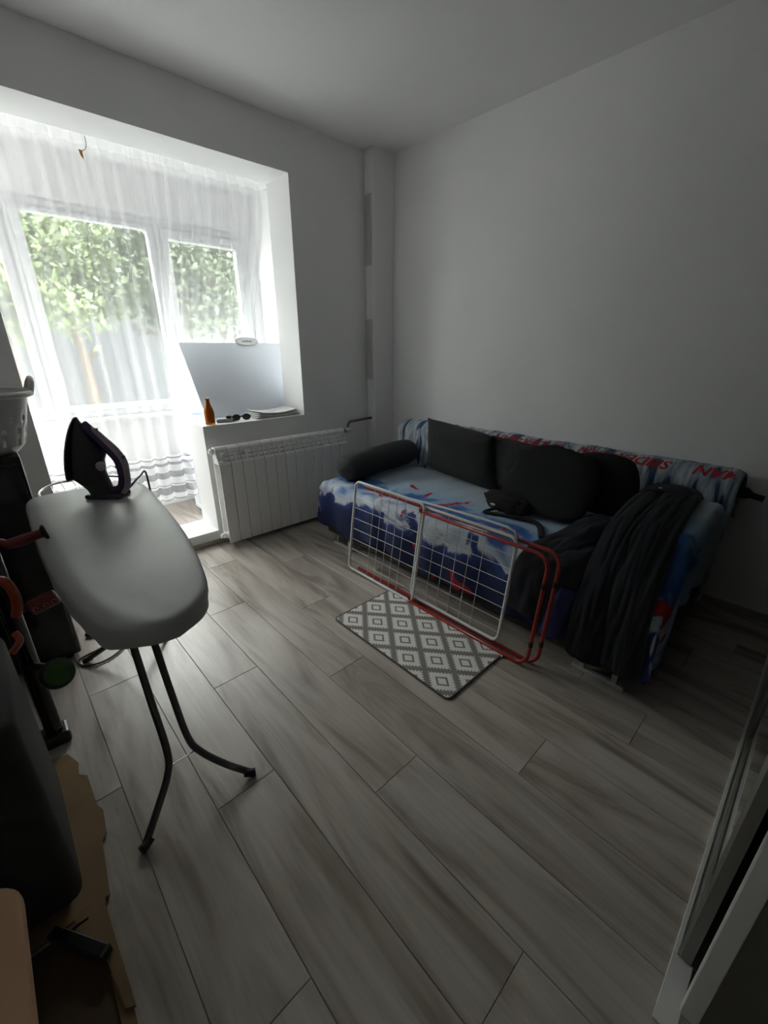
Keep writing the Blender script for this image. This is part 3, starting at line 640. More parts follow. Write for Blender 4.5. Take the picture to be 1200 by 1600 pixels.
# ------------------------------------------------------------------ rug
rg = thing('bath_rug', 'small grey and white diamond patterned rug by drying rack', 'rug', (1.1200 + 0.0, 1.2290, 0))
x0, x1, y0, y1 = 1.055 - 1.12, 1.475 - 1.12, 0.755 - 1.229, 1.505 - 1.229
MB().prism(rrect(x0 + 0.006, x1 - 0.006, y0 + 0.006, y1 - 0.006, 0.022), 0.001, 0.0075, 'z').build('pile', 'rug_pile', rg)
ed = MB(); ed.tube([(u, w, 0.0045) for u, w in rrect(x0 + 0.005, x1 - 0.005, y0 + 0.005, y1 - 0.005, 0.024)], 0.0045, 8, closed=True); ed.build('bound_edge', 'rug_edge', rg, smooth=True)
MB().box(x1 - 0.045, x1 - 0.025, y0 - 0.004, y0 + 0.006, 0.002, 0.010).build('care_tag', 'paper', rg)

# ------------------------------------------------------------------ sofa
SX0, SX1, SY0, SY1 = 1.63, 2.60, 0.27, 2.34
sf = thing('sofa', 'dark charcoal fabric sofa along the white side wall', 'sofa', ((SX0 + SX1) / 2, (SY0 + SY1) / 2, 0))
def LS(x, y): return (x - (SX0 + SX1) / 2, y - (SY0 + SY1) / 2)
ax, ay = LS(SX0, SY0); bx, by = LS(SX1, SY1)
MB().box(ax, bx, ay, by, 0.055, 0.30, 0.02, 3).build('base', 'sofa_fabric', sf, smooth=40)
MB().box(ax - 0.005, bx - 0.16, ay + 0.005, by - 0.005, 0.295, 0.415, 0.035, 4).build('seat', 'sofa_fabric', sf, smooth=40)
MB().box(bx - 0.17, bx, ay + 0.035, by + 0.03, 0.29, 0.735, 0.06, 5).build('backrest', 'sofa_fabric', sf, smooth=40)
for yy0, yy1 in ((2.03, 2.235), (0.305, 0.515)):
    for xo in (0.0, 0.62):
        q = MB(); u0, w0 = LS(SX0 - 0.012 + xo, yy0); u1, w1 = LS(SX0 - 0.012 + xo, yy1)
        q.box(u0 - 0.011, u0 + 0.011, w0, w1, 0.0, 0.020, 0.004, 1); q.box(u0 - 0.006, u0 + 0.03, w0 + 0.03, w0 + 0.05, 0.018, 0.062); q.box(u0 - 0.006, u0 + 0.03, w1 - 0.05, w1 - 0.03, 0.018, 0.062)
        q.build('skid_foot', 'skid_metal', sf)

def bolster(name, yc, lab, x0=1.68, x1=2.395, zc=0.543, ry=0.105, rz=0.095, rot=0.0):
    m = MB(); NU, NV = 30, 24
    def fn(u, v):
        t = u; a = 2 * math.pi * v
        e = min(1.0, (1 - abs(2 * t - 1) ** 9) ** 0.5)
        k = e * (1 + 0.05 * noise.noise(Vector((t * 3, math.cos(a), math.sin(a)))))
        sag = 0.0
        return (lerp(x0, x1, t), yc + ry * k * math.cos(a), zc + lerp(-0.012, 0.02, t) + rz * k * math.sin(a) + sag)
    m.grid(NU, NV, fn)
    o = m.build(name, 'bolster_fabric', smooth=True)
    o.data.update()
    return tag(o, lab, 'bolster')
bolster('bolster_cushion', 2.215, 'dark charcoal bolster cushion at sofa end beside the radiator')
bolster('bolster_cushion', 0.385, 'dark bolster at sofa end buried under navy trousers', 1.84, 2.33, 0.512, 0.085, 0.080)

# seat throw
TOP = 0.428
def seat_throw():
    xb, xf = 2.425, 1.60; ys, yn = 2.365, 0.245      # back line, front edge, far and near side edge
    df, dsn, dsf = 0.29, 0.33, 0.22
    R = 0.035
    LU = (xb - xf) + df; LV = (ys - yn) + dsn + dsf
    def bend(d):     # distance past an edge -> (outward, downward)
        if d <= 0: return 0, 0
        a = min(d / R, math.pi / 2)
        return R * math.sin(a), R * (1 - math.cos(a)) + max(0, d - R * math.pi / 2)
    def fn(u, v):
        s = u * LU; t = v * LV - dsf
        vv = ys - t
        dfx = s - (xb - xf - R); x = xb - min(s, xb - xf - R)
        o1, d1 = bend(dfx); x -= o1
        dy = 0; o2 = 0
        if t < R: e = R - t; o2, d2 = bend(e); y = ys - R + o2
        elif vv < yn + R: e = yn + R - vv; o2, d2 = bend(e); y = yn + R - o2
        else: d2 = 0; y = vv
        drop = d1 + d2 if (d1 > 0 and d2 > 0) else max(d1, d2)
        drop = min(drop, 0.30)
        lift = 0.200 * sstep(0.55, 0.485, vv) * sstep(1.70, 1.80, x) * sstep(2.40, 2.355, x)
        z = TOP - drop + lift
        hang = min(1, drop / 0.12)
        x -= hang * (d1 > 0) * (0.012 * math.sin(t * 26 + 2 * noise.noise(Vector((t * 3, 0, 0)))) + 0.006)
        y += hang * (d2 > 0) * (0.012 * math.sin(s * 30)) * (1 if t < 0.1 else -1)
        if drop < 0.01: z += 0.010 * noise.noise(Vector((x * 9, y * 5, 0.3))) + 0.006 * noise.noise(Vector((x * 3 + y * 14, y * 4, 4))) + 0.006
        else: z += 0.03 * noise.noise(Vector((t * 2.3, 5, 1))) * hang
        return (x, y, z)
    m = MB().grid(70, 170, fn, lambda u, v: (u * LU, v * LV))
    o = m.build('seat_throw', 'seat_throw_print', smooth=True, fix=False); solid(o, 0.006, 1)
    tag(o, 'pale and deep blue printed throw spread over the sofa seat', 'blanket')
seat_throw()

# back throw over the backrest
PROF = [(2.615, 0.52), (2.618, 0.62), (2.618, 0.69), (2.606, 0.733), (2.575, 0.757), (2.53, 0.765), (2.485, 0.758), (2.445, 0.735), (2.420, 0.70), (2.408, 0.64), (2.400, 0.56), (2.392, 0.47), (2.375, 0.440)]
PP = smooth_path([(a, 0, b) for a, b in PROF], 6)
PL = [0.0]
for i in range(1, len(PP)): PL.append(PL[-1] + (PP[i] - PP[i - 1]).length)
def prof_at(s):
    s = max(0, min(PL[-1], s))
    for i in range(1, len(PL)):
        if PL[i] >= s:
            t = (s - PL[i - 1]) / max(1e-6, PL[i] - PL[i - 1]); p = PP[i - 1].lerp(PP[i], t); d = (PP[i] - PP[i - 1]).normalized(); return p, Vector((-d.z, 0, d.x)) * -1
    return PP[-1], Vector((-1, 0, 0))
def throw_bump(s, y): return 0.008 * noise.noise(Vector((s * 6, y * 9, 2))) + 0.004 * noise.noise(Vector((s * 14, y * 21, 8)))
def back_throw():
    y0, y1 = 0.225, 2.42
    def fn(u, v):
        s = u * PL[-1]; y = lerp(y1, y0, v)
        p, n = prof_at(s)
        e = max(0, abs(v - 0.5) - 0.485) * 3.0
        k = throw_bump(s, y)
        return (p.x + n.x * k, y + 0.012 * noise.noise(Vector((s * 9, v * 2, 3))), p.z + n.z * k + 0.002 - e * 0.35)
    m = MB().grid(64, 150, fn, lambda u, v: (u * PL[-1], lerp(y1, y0, v)))
    o = m.build('back_throw', 'back_throw_print', smooth=True, fix=False); solid(o, 0.006, 0)
    tag(o, 'grey blue throw with red lettering folded over the sofa backrest', 'blanket')
    # red lettering, upside down as the cloth lies, wrapped on the roll of the backrest
    fc = bpy.data.curves.new('lettering', 'FONT'); fc.body = 'SPIDER-MAN'; fc.size = 1.0; fc.shear = 0.25; fc.offset = 0.022; fc.resolution_u = 3
    fo = bpy.data.objects.new('lettering_source', fc); COL.objects.link(fo)
    bpy.context.view_layer.update()
    dg = bpy.context.evaluated_depsgraph_get()
    base = bpy.data.meshes.new_from_object(fo.evaluated_get(dg))
    bpy.data.objects.remove(fo)
    bm = bmesh.new(); bm.from_mesh(base)
    bmesh.ops.triangulate(bm, faces=bm.faces[:]); bmesh.ops.subdivide_edges(bm, edges=[e for e in bm.edges if e.calc_length() > 0.25], cuts=2)
    xs = [v.co.x for v in bm.verts]; ysv = [v.co.y for v in bm.verts]
    mx0, mx1, my0, my1 = min(xs), max(xs), min(ysv), max(ysv)
    for yN in (2.10, 1.545, 0.98, 0.415):
        b2 = bm.copy(); LEN, HT, S0 = 0.47, 0.062, 0.405
        keep = []
        for v in b2.verts:
            u = (v.co.x - mx0) / (mx1 - mx0); w = (v.co.y - my0) / (my1 - my0)
            y = yN - LEN * (1 - u); s = S0 - HT * (1 - w) + HT
            s = S0 + HT * (w - 1)
            p, n = prof_at(s); k = throw_bump(s, y) + 0.0075
            v.co = Vector((p.x + n.x * k, y, p.z + n.z * k))
        dead = [v for v in b2.verts if v.co.y < 0.245]
        bmesh.ops.delete(b2, geom=dead, context='VERTS')
        me = bpy.data.meshes.new('lettering'); b2.to_mesh(me); b2.free()
        me.materials.append(MATS['print_red']); link('lettering', me, o)
    bm.free()
back_throw()

# scatter cushions
def pillow(name, lab, center, w, h, t, rot, m='cushion_fabric', grp=None, seed=0, pleat=0.0, flare=0.0, rnd_=0.0):
    mb = MB(); N = 22
    def side(sg):
        def fn(u, v):
            a, b = 2 * u - 1, 2 * v - 1
            e = (max(0, 1 - abs(a) ** 2.6) ** 0.5) * (max(0, 1 - abs(b) ** 2.6) ** 0.5)
            pinch = 1 - 0.07 * (1 - a * a) * 0 - 0.06 * ((1 - abs(b)) * abs(a) ** 3)
            pinch2 = 1 - 0.06 * ((1 - abs(a)) * abs(b) ** 3)
            k = 1 + 0.16 * noise.noise(Vector((a * 1.6 + seed, b * 1.6, sg)))
            pl = pleat * math.sin(a * 22 + seed) * max(0, b) * e
            ra = math.sqrt(1 - rnd_ * b * b / 2); rb = math.sqrt(1 - rnd_ * a * a / 2)
            return (a * w / 2 * pinch * ra * (1 - flare * b), sg * (t / 2 * e ** 0.8 * k + pl), b * h / 2 * pinch2 * rb)
        return fn
    mb.grid(N, N, side(1)); n0 = len(mb.v); mb.grid(N, N, side(-1))
    o = mb.build(name, m, smooth=True)
    bm = bmesh.new(); bm.from_mesh(o.data); bmesh.ops.remove_doubles(bm, verts=bm.verts, dist=0.0005); bmesh.ops.recalc_face_normals(bm, faces=bm.faces); bm.to_mesh(o.data); bm.free()
    for p in o.data.polygons: p.use_smooth = True
    o.location = center; o.rotation_euler = rot
    return tag(o, lab, 'cushion', grp)
# local x = width along the sofa, local z = height, local y = thickness; rot z turns width onto the Y axis
pillow('throw_cushion', 'plain dark grey square cushion nearest the charcoal bolster', (2.245, 1.655, 0.648), 0.56, 0.40, 0.15, (math.radians(18), math.radians(6), math.radians(-89)), seed=1, flare=0.08)
pillow('throw_cushion', 'dark grey cushion with gathered pleats partly under black jacket', (2.290, 1.190, 0.620), 0.49, 0.36, 0.12, (math.radians(14), math.radians(2), math.radians(-91)), seed=3, pleat=0.010)
pillow('throw_cushion', 'black rounded cushion between the black jacket and navy trousers', (2.285, 0.752, 0.632), 0.37, 0.38, 0.12, (math.radians(14), math.radians(-3), math.radians(-92)), 'black_cloth', seed=5, rnd_=0.8)

def lump(name, lab, cat, center, rx, ry, rz, m, seed, rot=0.0, amp=0.22, flat=0.0):
    mb = MB(); NU, NV = 40, 22
    def fn(u, v):
        a = 2 * math.pi * u; b = math.pi * (v - 0.5)
        d = Vector((math.cos(a) * math.cos(b), math.sin(a) * math.cos(b), math.sin(b)))
        k = 1 + amp * noise.noise(d * 2.1 + Vector((seed, 0, 0))) + amp * 0.45 * noise.noise(d * 6 + Vector((0, seed, 0)))
        p = Vector((math.copysign(abs(d.x) ** 0.8, d.x) * rx, math.copysign(abs(d.y) ** 0.8, d.y) * ry, math.copysign(abs(d.z) ** 0.8, d.z) * rz)) * k
        return (p.x, p.y, max(p.z, -rz * 0.82))
    mb.grid(NU, NV, fn)
    bmn = mb.build(name, m, smooth=True)
    bm = bmesh.new(); bm.from_mesh(bmn.data); bmesh.ops.remove_doubles(bm, verts=bm.verts, dist=0.0008); bmesh.ops.recalc_face_normals(bm, faces=bm.faces); bm.to_mesh(bmn.data); bm.free()
    for p in bmn.data.polygons: p.use_smooth = True
    bmn.location = center; bmn.rotation_euler = (0, 0, rot)
    if cat: tag(bmn, lab, cat)
    return bmn
jk = thing('black_jacket', 'crumpled black jacket with dangling strap heaped against cushions', 'jacket', (2.075, 0.975, TOP + 0.010))
o = lump('jacket_body', None, None, (0.045, 0.0, 0.178), 0.052, 0.25, 0.205, 'black_cloth', 4.0, 0, 0.14); o.parent = jk; o.rotation_euler = (0, math.radians(21), 0)
o = lump('sleeve', None, None, (-0.035, 0.175, 0.050), 0.062, 0.15, 0.055, 'black_cloth', 9.0); o.parent = jk; o.rotation_euler = (0, 0, math.radians(-10))
st = smooth_path([(-0.075, 0.205, 0.022), (-0.165, 0.235, 0.011), (-0.13, 0.13, 0.011), (-0.105, 0.04, 0.012), (-0.12, -0.06, 0.012), (-0.26, -0.15, 0.012)], 6)
MB().tube(st, 0.012, 8, ell=(1.3, 0.5)).build('strap', 'black_cloth', jk, smooth=True)
MB().box(-0.100, -0.072, 0.215, 0.250, 0.030, 0.045, 0.004, 1).build('buckle', 'chrome', jk)
MB().lathe([(0.009, 0), (0.010, 0.004), (0.006, 0.007)], 12, (-0.075, 0.12, 0.085)).build('snap_button', 'steel', jk)

# navy trousers draped over the near end of the sofa
def draped(name, path, ya, yb, m, parent=None, seed=0, amp=0.014, nu=60, nv=34, th=0.01):
    pts = smooth_path(path, 8); L = [0.0]
    for i in range(1, len(pts)): L.append(L[-1] + (pts[i] - pts[i - 1]).length)
    def at(s):
        for i in range(1, len(L)):
            if L[i] >= s - 1e-9: return pts[i - 1].lerp(pts[i], (s - L[i - 1]) / max(1e-9, L[i] - L[i - 1]))
        return pts[-1]
    def fn(u, v):
        p = at(u * L[-1]); y0, y1 = ya(u), yb(u); y = lerp(y0, y1, v)
        d = (at(min(L[-1], u * L[-1] + 0.02)) - at(max(0, u * L[-1] - 0.02))).normalized(); n = Vector((-d.z, 0, d.x))
        if n.z < 0 or (abs(n.z) < 0.2 and n.x > 0): n = -n
        k = amp * (noise.noise(Vector((u * 5 + seed, v * 3.5, 1))) + 0.6 * noise.noise(Vector((u * 9, v * 9 + seed, 3)))) + amp * 0.3 * math.sin(v * 8 + 3 * u + 2 * noise.noise(Vector((u * 2, v, seed))) + seed)
        edge = 4 * v * (1 - v); k += 0.035 * (edge ** 0.5) - 0.02
        return (p.x + n.x * k, y + p.y, p.z + n.z * k)
    mb = MB().grid(nu, nv, fn); o = mb.build(name, m, parent, smooth=True, fix=False); solid(o, th, 0); return o
TR = thing('navy_trousers', 'dark navy trousers draped over the sofa end down to floor', 'trousers', (0, 0, 0))
tp = [(2.31, 0, 0.670), (2.15, 0, 0.682), (1.95, 0, 0.678), (1.77, 0, 0.625), (1.645, 0, 0.51), (1.562, 0, 0.37), (1.545, 0, 0.24), (1.540, 0, 0.115)]
draped('trouser_leg', tp, lambda u: lerp(0.535, 0.535, u), lambda u: lerp(0.42, 0.385, u), 'navy_cloth', TR, 1)
tp2 = [(2.30, 0, 0.672), (2.12, 0, 0.690), (1.92, 0, 0.680), (1.755, 0, 0.625), (1.635, 0, 0.50), (1.562, 0, 0.36), (1.548, 0, 0.25), (1.545, 0, 0.135)]
draped('trouser_leg', tp2, lambda u: lerp(0.46, 0.41, u), lambda u: lerp(0.325, 0.258, u), 'navy_cloth', TR, 5)
wb_ = [(2.33, 0, 0.672), (2.28, 0, 0.685), (2.18, 0, 0.695), (2.10, 0, 0.692)]
draped('waistband', wb_, lambda u: 0.54, lambda u: 0.33, 'navy_cloth', TR, 8, 0.008, 16, 20)
MB().lathe([(0.008, 0), (0.009, 0.004), (0.005, 0.006)], 12, (2.12, 0.46, 0.716)).build('waist_button', 'steel', TR)
JK = thing('dark_shirt', 'dark blue-black shirt hanging over the sofa front by rack', 'shirt', (0, 0, 0))
sp = [(2.10, 0, 0.52), (1.98, 0, 0.508), (1.80, 0, 0.490), (1.66, 0, 0.478), (1.583, 0, 0.41), (1.572, 0, 0.28), (1.578, 0, 0.17)]
draped('shirt_body', sp, lambda u: lerp(0.74, 0.86, u), lambda u: lerp(0.50, 0.545, u), 'blue_black_cloth', JK, 12, 0.012)
sp2 = [(2.02, 0, 0.54), (1.88, 0, 0.545), (1.74, 0, 0.50), (1.64, 0, 0.47)]
draped('sleeve', sp2, lambda u: lerp(0.62, 0.72, u), lambda u: lerp(0.54, 0.62, u), 'blue_black_cloth', JK, 15, 0.008, 30, 16)
sp3 = [(1.574, 0, 0.38), (1.560, 0, 0.27), (1.560, 0, 0.13)]
draped('lining', sp3, lambda u: lerp(0.62, 0.66, u), lambda u: lerp(0.53, 0.58, u), 'blue_lining', JK, 17, 0.006, 20, 14)
um = thing('folded_umbrella', 'black folded umbrella poking out past the backrest end', 'umbrella', (2.50, 0.26, 0.64))
MB().tube([(0.035, 0.046, 0.040), (0.035, 0.0, 0.030), (0.030, -0.06, 0.022), (0.028, -0.075, 0.020)], [0.028, 0.031, 0.027, 0.018], 12).build('canopy_roll', 'black_cloth', um, smooth=True)
MB().tube([(0.028, -0.070, 0.020), (0.025, -0.125, 0.012)], [0.015, 0.014], 10).build('handle', 'black_rubber', um, smooth=True)

# ------------------------------------------------------------------ folded drying rack leaning on the sofa front
rk = thing('drying_rack', 'folded red and white wire clothes drying rack leaning on sofa', 'drying rack', (1.468, 1.865, 0.0))
TL = math.atan2(0.50, 0.07)            # lean
def RP(s, t, o=0.0):                   # s along the sofa (-Y), t up the slope, o outwards (towards the room)
    return Vector((t * math.cos(TL) - o * math.sin(TL), -s, t * math.sin(TL) + o * math.cos(TL)))
def rloop(s0, s1, t0, t1, r, o): return [RP(u, w, o) for u, w in rrect(s0, s1, t0, t1, r, 6)]
R1 = 0.0080
MB().tube(rloop(0.0, 0.545, 0.012, 0.565, 0.035, 0.022), R1, 10, closed=True).build('wing_frame', 'white_wire', rk, smooth=True)
MB().tube(rloop(0.515, 1.062, 0.040, 0.545, 0.035, 0.004), R1, 10, closed=True).build('wing_frame', 'white_wire', rk, smooth=True)
MB().tube([RP(u, w, 0.002) for u, w in [(0.05, 0.552), (0.30, 0.555), (0.80, 0.578), (1.00, 0.580), (1.04, 0.572), (1.062, 0.545)]], 0.006, 10).build('top_rail', 'white_wire', rk, smooth=True)
wm = {}
def wire(s0, t0, s1, t1, o):
    MB().tube([RP(s0, t0, o), RP((s0 + s1) / 2, (t0 + t1) / 2, o - 0.001), RP(s1, t1, o)], 0.0017, 5).build('wire', 'white_wire', rk)
for i in range(7): wire(0.003, 0.075 + i * 0.066, 0.543, 0.075 + i * 0.066, 0.022)
for i in range(5): wire(0.17 + i * 0.062, 0.014, 0.17 + i * 0.062, 0.563, 0.024)
for i in range(7): wire(0.518, 0.085 + i * 0.063, 1.06, 0.085 + i * 0.063, 0.004)
for i in range(5): wire(0.62 + i * 0.072, 0.042, 0.62 + i * 0.072, 0.543, 0.006)
def leg_u(s0, s1, t0, t1, o, r=0.0085):
    p = [RP(s0, t1, o)]
    for cx, cy, a0 in ((s1 - 0.06, t1 - 0.06, 90), (s1 - 0.06, t0 + 0.06, 0)):
        for k in range(7):
            a = math.radians(a0 - 90 * k / 6); p.append(RP(cx + 0.06 * math.cos(a), cy + 0.06 * math.sin(a), o))
    p.append(RP(s0, t0, o))
    MB().tube(p, r, 10).build('leg_frame', 'red_tube', rk, smooth=True)
leg_u(0.05, 1.250, 0.014, 0.533, -0.018)
leg_u(0.52, 1.222, 0.010, 0.520, 0.022)
for s, t, o in ((1.250, 0.40, -0.018), (1.222, 0.39, 0.022), (1.250, 0.12, -0.018), (1.222, 0.12, 0.022)):
    MB().tube([RP(s, t - 0.012, o), RP(s, t + 0.012, o)], 0.0098, 10).build('collar', 'black_rubber', rk, smooth=40)
for t in (0.03, 0.53):
    MB().tube([RP(0.528, t, -0.020), RP(0.528, t, 0.034)], 0.009, 10).build('pivot', 'red_tube', rk, smooth=40)

# ------------------------------------------------------------------ ironing board
BZt = 0.775
ib = thing('ironing_board', 'grey covered ironing board on dark tubular legs', 'ironing board', (0.20, 1.42, 0))
def board_outline(n=72):
    out = []
    # right side from near nose to far end, then left side back (x, y in world)
    half = [(0.165, 0.838), (0.215, 0.848), (0.262, 0.885), (0.297, 0.945), (0.318, 1.02), (0.345, 1.15), (0.375, 1.35), (0.400, 1.60), (0.418, 1.82), (0.418, 1.93), (0.395, 1.985), (0.340, 2.005), (0.220, 2.015), (0.110, 2.02), (0.055, 2.00), (0.032, 1.94), (0.026, 1.82), (0.022, 1.60), (0.024, 1.35), (0.035, 1.15), (0.050, 1.02), (0.072, 0.93), (0.108, 0.865)]
    P = [Vector((a, b, 0)) for a, b in half]; m = len(P)
    for i in range(m):
        p0, p1, p2, p3 = P[i - 1], P[i], P[(i + 1) % m], P[(i + 2) % m]
        for k in range(4):
            t = k / 4; out.append(0.5 * ((2 * p1) + (p2 - p0) * t + (2 * p0 - 5 * p1 + 4 * p2 - p3) * t * t + (-p0 + 3 * p1 - 3 * p2 + p3) * t ** 3))
    return out
OUT = board_outline(); BC = Vector((0.21, 1.45, 0))
def cover():
    rings = [(0.02, 0), (0.25, 0), (0.45, 0), (0.6, 0), (0.72, 0), (0.82, 0), (0.90, 0.0), (0.96, -0.002), (0.99, -0.008), (1.0, -0.018), (1.0, -0.032), (0.995, -0.05), (0.985, -0.062)]
    n = len(OUT); vs = []; fs = []
    for ri, (k, dz) in enumerate(rings):
        for i, p in enumerate(OUT):
            sp = Vector((lerp(0.175, 0.22, (p.y - 0.84) / 1.2), max(1.0, min(1.85, p.y)), 0))
            q = sp.lerp(p, k)
            left = sstep(0.16, 0.05, p.x) * sstep(2.0, 1.8, p.y) * sstep(0.84, 0.95, p.y)
            z = BZt + dz * 0.8 - (left * 0.018 * max(0, (ri - 8)) / 4) - left * 0.012 * max(0, k - 0.8) * 5
            z += 0.003 * noise.noise(Vector((q.x * 7, q.y * 5, 2))) * min(1, 2 * k) + 0.0035 * noise.noise(Vector((q.x * 18 + q.y * 6, q.y * 3, 5))) * sstep(0.3, 0.1, q.x) * sstep(1.6, 1.2, q.y)
            if ri >= 10: q = q + (p - sp).normalized() * (0.006 * noise.noise(Vector((i * 0.35, ri * 0.4, 6)))); z += 0.006 * noise.noise(Vector((i * 0.4, 2, 2)))
            vs.append((q.x - 0.20, q.y - 1.42, z))
    for r in range(len(rings) - 1):
        for i in range(n):
            j = (i + 1) % n; fs.append((r * n + i, r * n + j, (r + 1) * n + j, (r + 1) * n + i))
    fs.append(tuple(range(n)))
    mb = MB().add(vs, fs); mb.build('cover', 'board_cover', ib, smooth=True)
    MB().prism([(lerp(0.21, p.x, 0.965) - 0.20, lerp(1.43, p.y, 0.985) - 1.42) for p in OUT], BZt - 0.030, BZt - 0.016, 'z').build('board_plate', 'steel', ib)
cover()
def LB(p): return (p[0] - 0.20, p[1] - 1.42, p[2])
def legtube(path, name='leg', r=0.0105):
    return MB().tube([LB(p) for p in smooth_path(path, 7)], r, 10).build(name, 'dark_tube', ib, smooth=True)
legtube([(0.030, 1.000, 0.012), (0.085, 1.045, 0.06), (0.135, 1.085, 0.115), (0.152, 1.105, 0.18), (0.153, 1.17, 0.33), (0.155, 1.25, 0.50), (0.158, 1.37, 0.752)])
legtube([(0.352, 1.000, 0.012), (0.29, 1.05, 0.06), (0.238, 1.10, 0.115), (0.216, 1.12, 0.18), (0.208, 1.165, 0.33), (0.203, 1.215, 0.50), (0.198, 1.33, 0.752)])
legtube([(0.392, 1.955, 0.012), (0.33, 1.91, 0.06), (0.27, 1.87, 0.115), (0.245, 1.85, 0.18), (0.24, 1.72, 0.35), (0.235, 1.55, 0.55), (0.232, 1.37, 0.752)])
legtube([(0.064, 1.995, 0.012), (0.12, 1.95, 0.06), (0.168, 1.90, 0.115), (0.182, 1.87, 0.18), (0.184, 1.72, 0.35), (0.186, 1.55, 0.55), (0.19, 1.33, 0.752)])
MB().tube([LB((0.143, 1.092, 0.135)), LB((0.232, 1.105, 0.125))], 0.0022, 6).build('cross_wire', 'steel', ib)
for p, d in (((0.030, 1.0, 0.012), (-0.03, -0.012)), ((0.352, 1.0, 0.012), (0.03, -0.012)), ((0.392, 1.955, 0.012), (0.03, 0.012)), ((0.064, 1.995, 0.012), (-0.03, 0.012))):
    MB().tube([LB((p[0] - d[0] * 0.7, p[1] - d[1] * 0.7, 0.022)), LB((p[0], p[1], 0.0125)), LB((p[0] + d[0] * 0.3, p[1] + d[1] * 0.3, 0.0125))], 0.0125, 10).build('foot_cap', 'black_rubber', ib, smooth=True)
# wire rest for the iron at the far end
ir = [(0.395, 1.99, BZt - 0.012), (0.385, 2.09, BZt - 0.005), (0.31, 2.15, BZt), (0.20, 2.165, BZt), (0.135, 2.145, BZt), (0.088, 2.08, BZt - 0.005), (0.085, 1.99, BZt - 0.012)]
MB().tube([LB(p) for p in smooth_path(ir, 6)], 0.0045, 8).build('iron_rest', 'steel', ib, smooth=True)
for xx in (0.13, 0.17, 0.21, 0.25, 0.29): MB().tube([LB((xx, 1.99, BZt - 0.014)), LB((xx, 2.08, BZt - 0.004)), LB((xx, 2.153, BZt))], 0.0028, 6).build('rest_wire', 'steel', ib)

# ------------------------------------------------------------------ steam iron standing on its heel
irn = thing('steam_iron', 'dark purple steam iron standing on heel on the board', 'iron', (0.268, 1.822, BZt), -math.radians(43.2))
SC = 0.00249
def IP(a, b): return ((a - 560) * 0.1 * SC, (1325 - b) * 0.1 * SC)       # outline units -> metres (across, up)
def iron_body():
    rows = []
    sole = [(205, 1020), (225, 800), (275, 550), (335, 330), (392, 135)]
    front = [(640, 1230), (600, 1000), (640, 740), (610, 500), (520, 330), (440, 170), (396, 132)]
    def interp(tab, b):
        t = sorted(tab, key=lambda q: q[1])
        if b <= t[0][1]: return t[0][0]
        for (a0, b0), (a1, b1) in zip(t[:-1], t[1:]):
            if b <= b1: return lerp(a0, a1, (b - b0) / (b1 - b0))
        return t[-1][0]
    heel = [(205, 1020), (320, 1110), (385, 1240), (385, 1300)]
    B = [1300, 1240, 1180, 1110, 1060, 1020, 940, 850, 760, 660, 560, 460, 370, 290, 220, 170, 140]
    vs = []; fs = []; n = 12
    for b in B:
        a0 = interp(heel, b) if b >= 1020 else interp(sole, b)
        fr = [(700, 1300), (690, 1240), (640, 1100), (615, 950), (640, 760), (700, 680), (640, 520), (540, 380), (470, 260), (396, 132)]
        a1 = interp(fr, b)
        if a1 < a0 + 6: a1 = a0 + 6
        t = max(0, (1300 - b) / 1170.0); hw = 0.056 * max(0.02, (1 - t ** 2.2)) ** 0.62
        if b > 1110: hw *= 0.8
        for k in range(n):
            an = 2 * math.pi * k / n; ca, sa = math.cos(an), math.sin(an)
            aa = lerp(a0, a1, 0.5 + 0.5 * math.copysign(abs(ca) ** 0.55, ca))
            taper = 1 - 0.5 * (0.5 + 0.5 * ca)
            x, z = IP(aa, b); vs.append((x, math.copysign(abs(sa) ** 0.6, sa) * hw * taper, z))
    for r in range(len(B) - 1):
        for k in range(n): l = (k + 1) % n; fs.append((r * n + k, r * n + l, (r + 1) * n + l, (r + 1) * n + k))
    fs.append(tuple(range(n))); fs.append(tuple(range((len(B) - 1) * n, len(B) * n)))
    MB().add(vs, fs).build('body', 'iron_dark', irn, smooth=50)
    # soleplate
    pl = []; m2 = MB(); B2 = [1020, 940, 820, 700, 580, 460, 350, 260, 190, 140, 128]
    v2 = []
    for b in B2:
        a0 = interp(sole, b); t = (1020 - b) / 892.0; hw = 0.058 * max(0.0, (1 - t ** 2.4)) ** 0.6 + 0.002
        for da, sg in ((-14, -1), (-14, 1), (2, 1), (2, -1)):
            x, z = IP(a0 + da, b); v2.append((x, sg * hw, z))
    f2 = []
    for r in range(len(B2) - 1):
        for k in range(4): l = (k + 1) % 4; f2.append((r * 4 + k, r * 4 + l, r * 4 + 4 + l, r * 4 + 4 + k))
    f2.append((0, 1, 2, 3)); e = (len(B2) - 1) * 4; f2.append((e, e + 1, e + 2, e + 3))
    m2.add(v2, f2).build('soleplate', 'steel', irn)
iron_body()
def IV(a, b, y=0): x, z = IP(a, b); return (x, y, z)
MB().tube(smooth_path([IV(470, 230), IV(600, 380), IV(740, 560), IV(860, 740), IV(885, 900), IV(870, 1080), IV(800, 1200), IV(660, 1232), IV(520, 1240)], 6), 0.0155, 12, ell=(1.0, 1.15)).build('handle', 'iron_purple', irn, smooth=True)
MB().tube(smooth_path([IV(520, 290), IV(620, 360), IV(720, 470), IV(850, 620), IV(925, 780), IV(925, 960), IV(905, 1110), IV(840, 1215), IV(760, 1255)], 6), 0.0125, 12, ell=(1.0, 1.25)).build('handle_strip', 'iron_grey', irn, smooth=True)
hb = MB(); hb.box(IP(330, 0)[0], IP(850, 0)[0], -0.040, 0.040, 0.0, 0.018, 0.006, 2); hb.build('heel', 'iron_dark', irn, smooth=40)
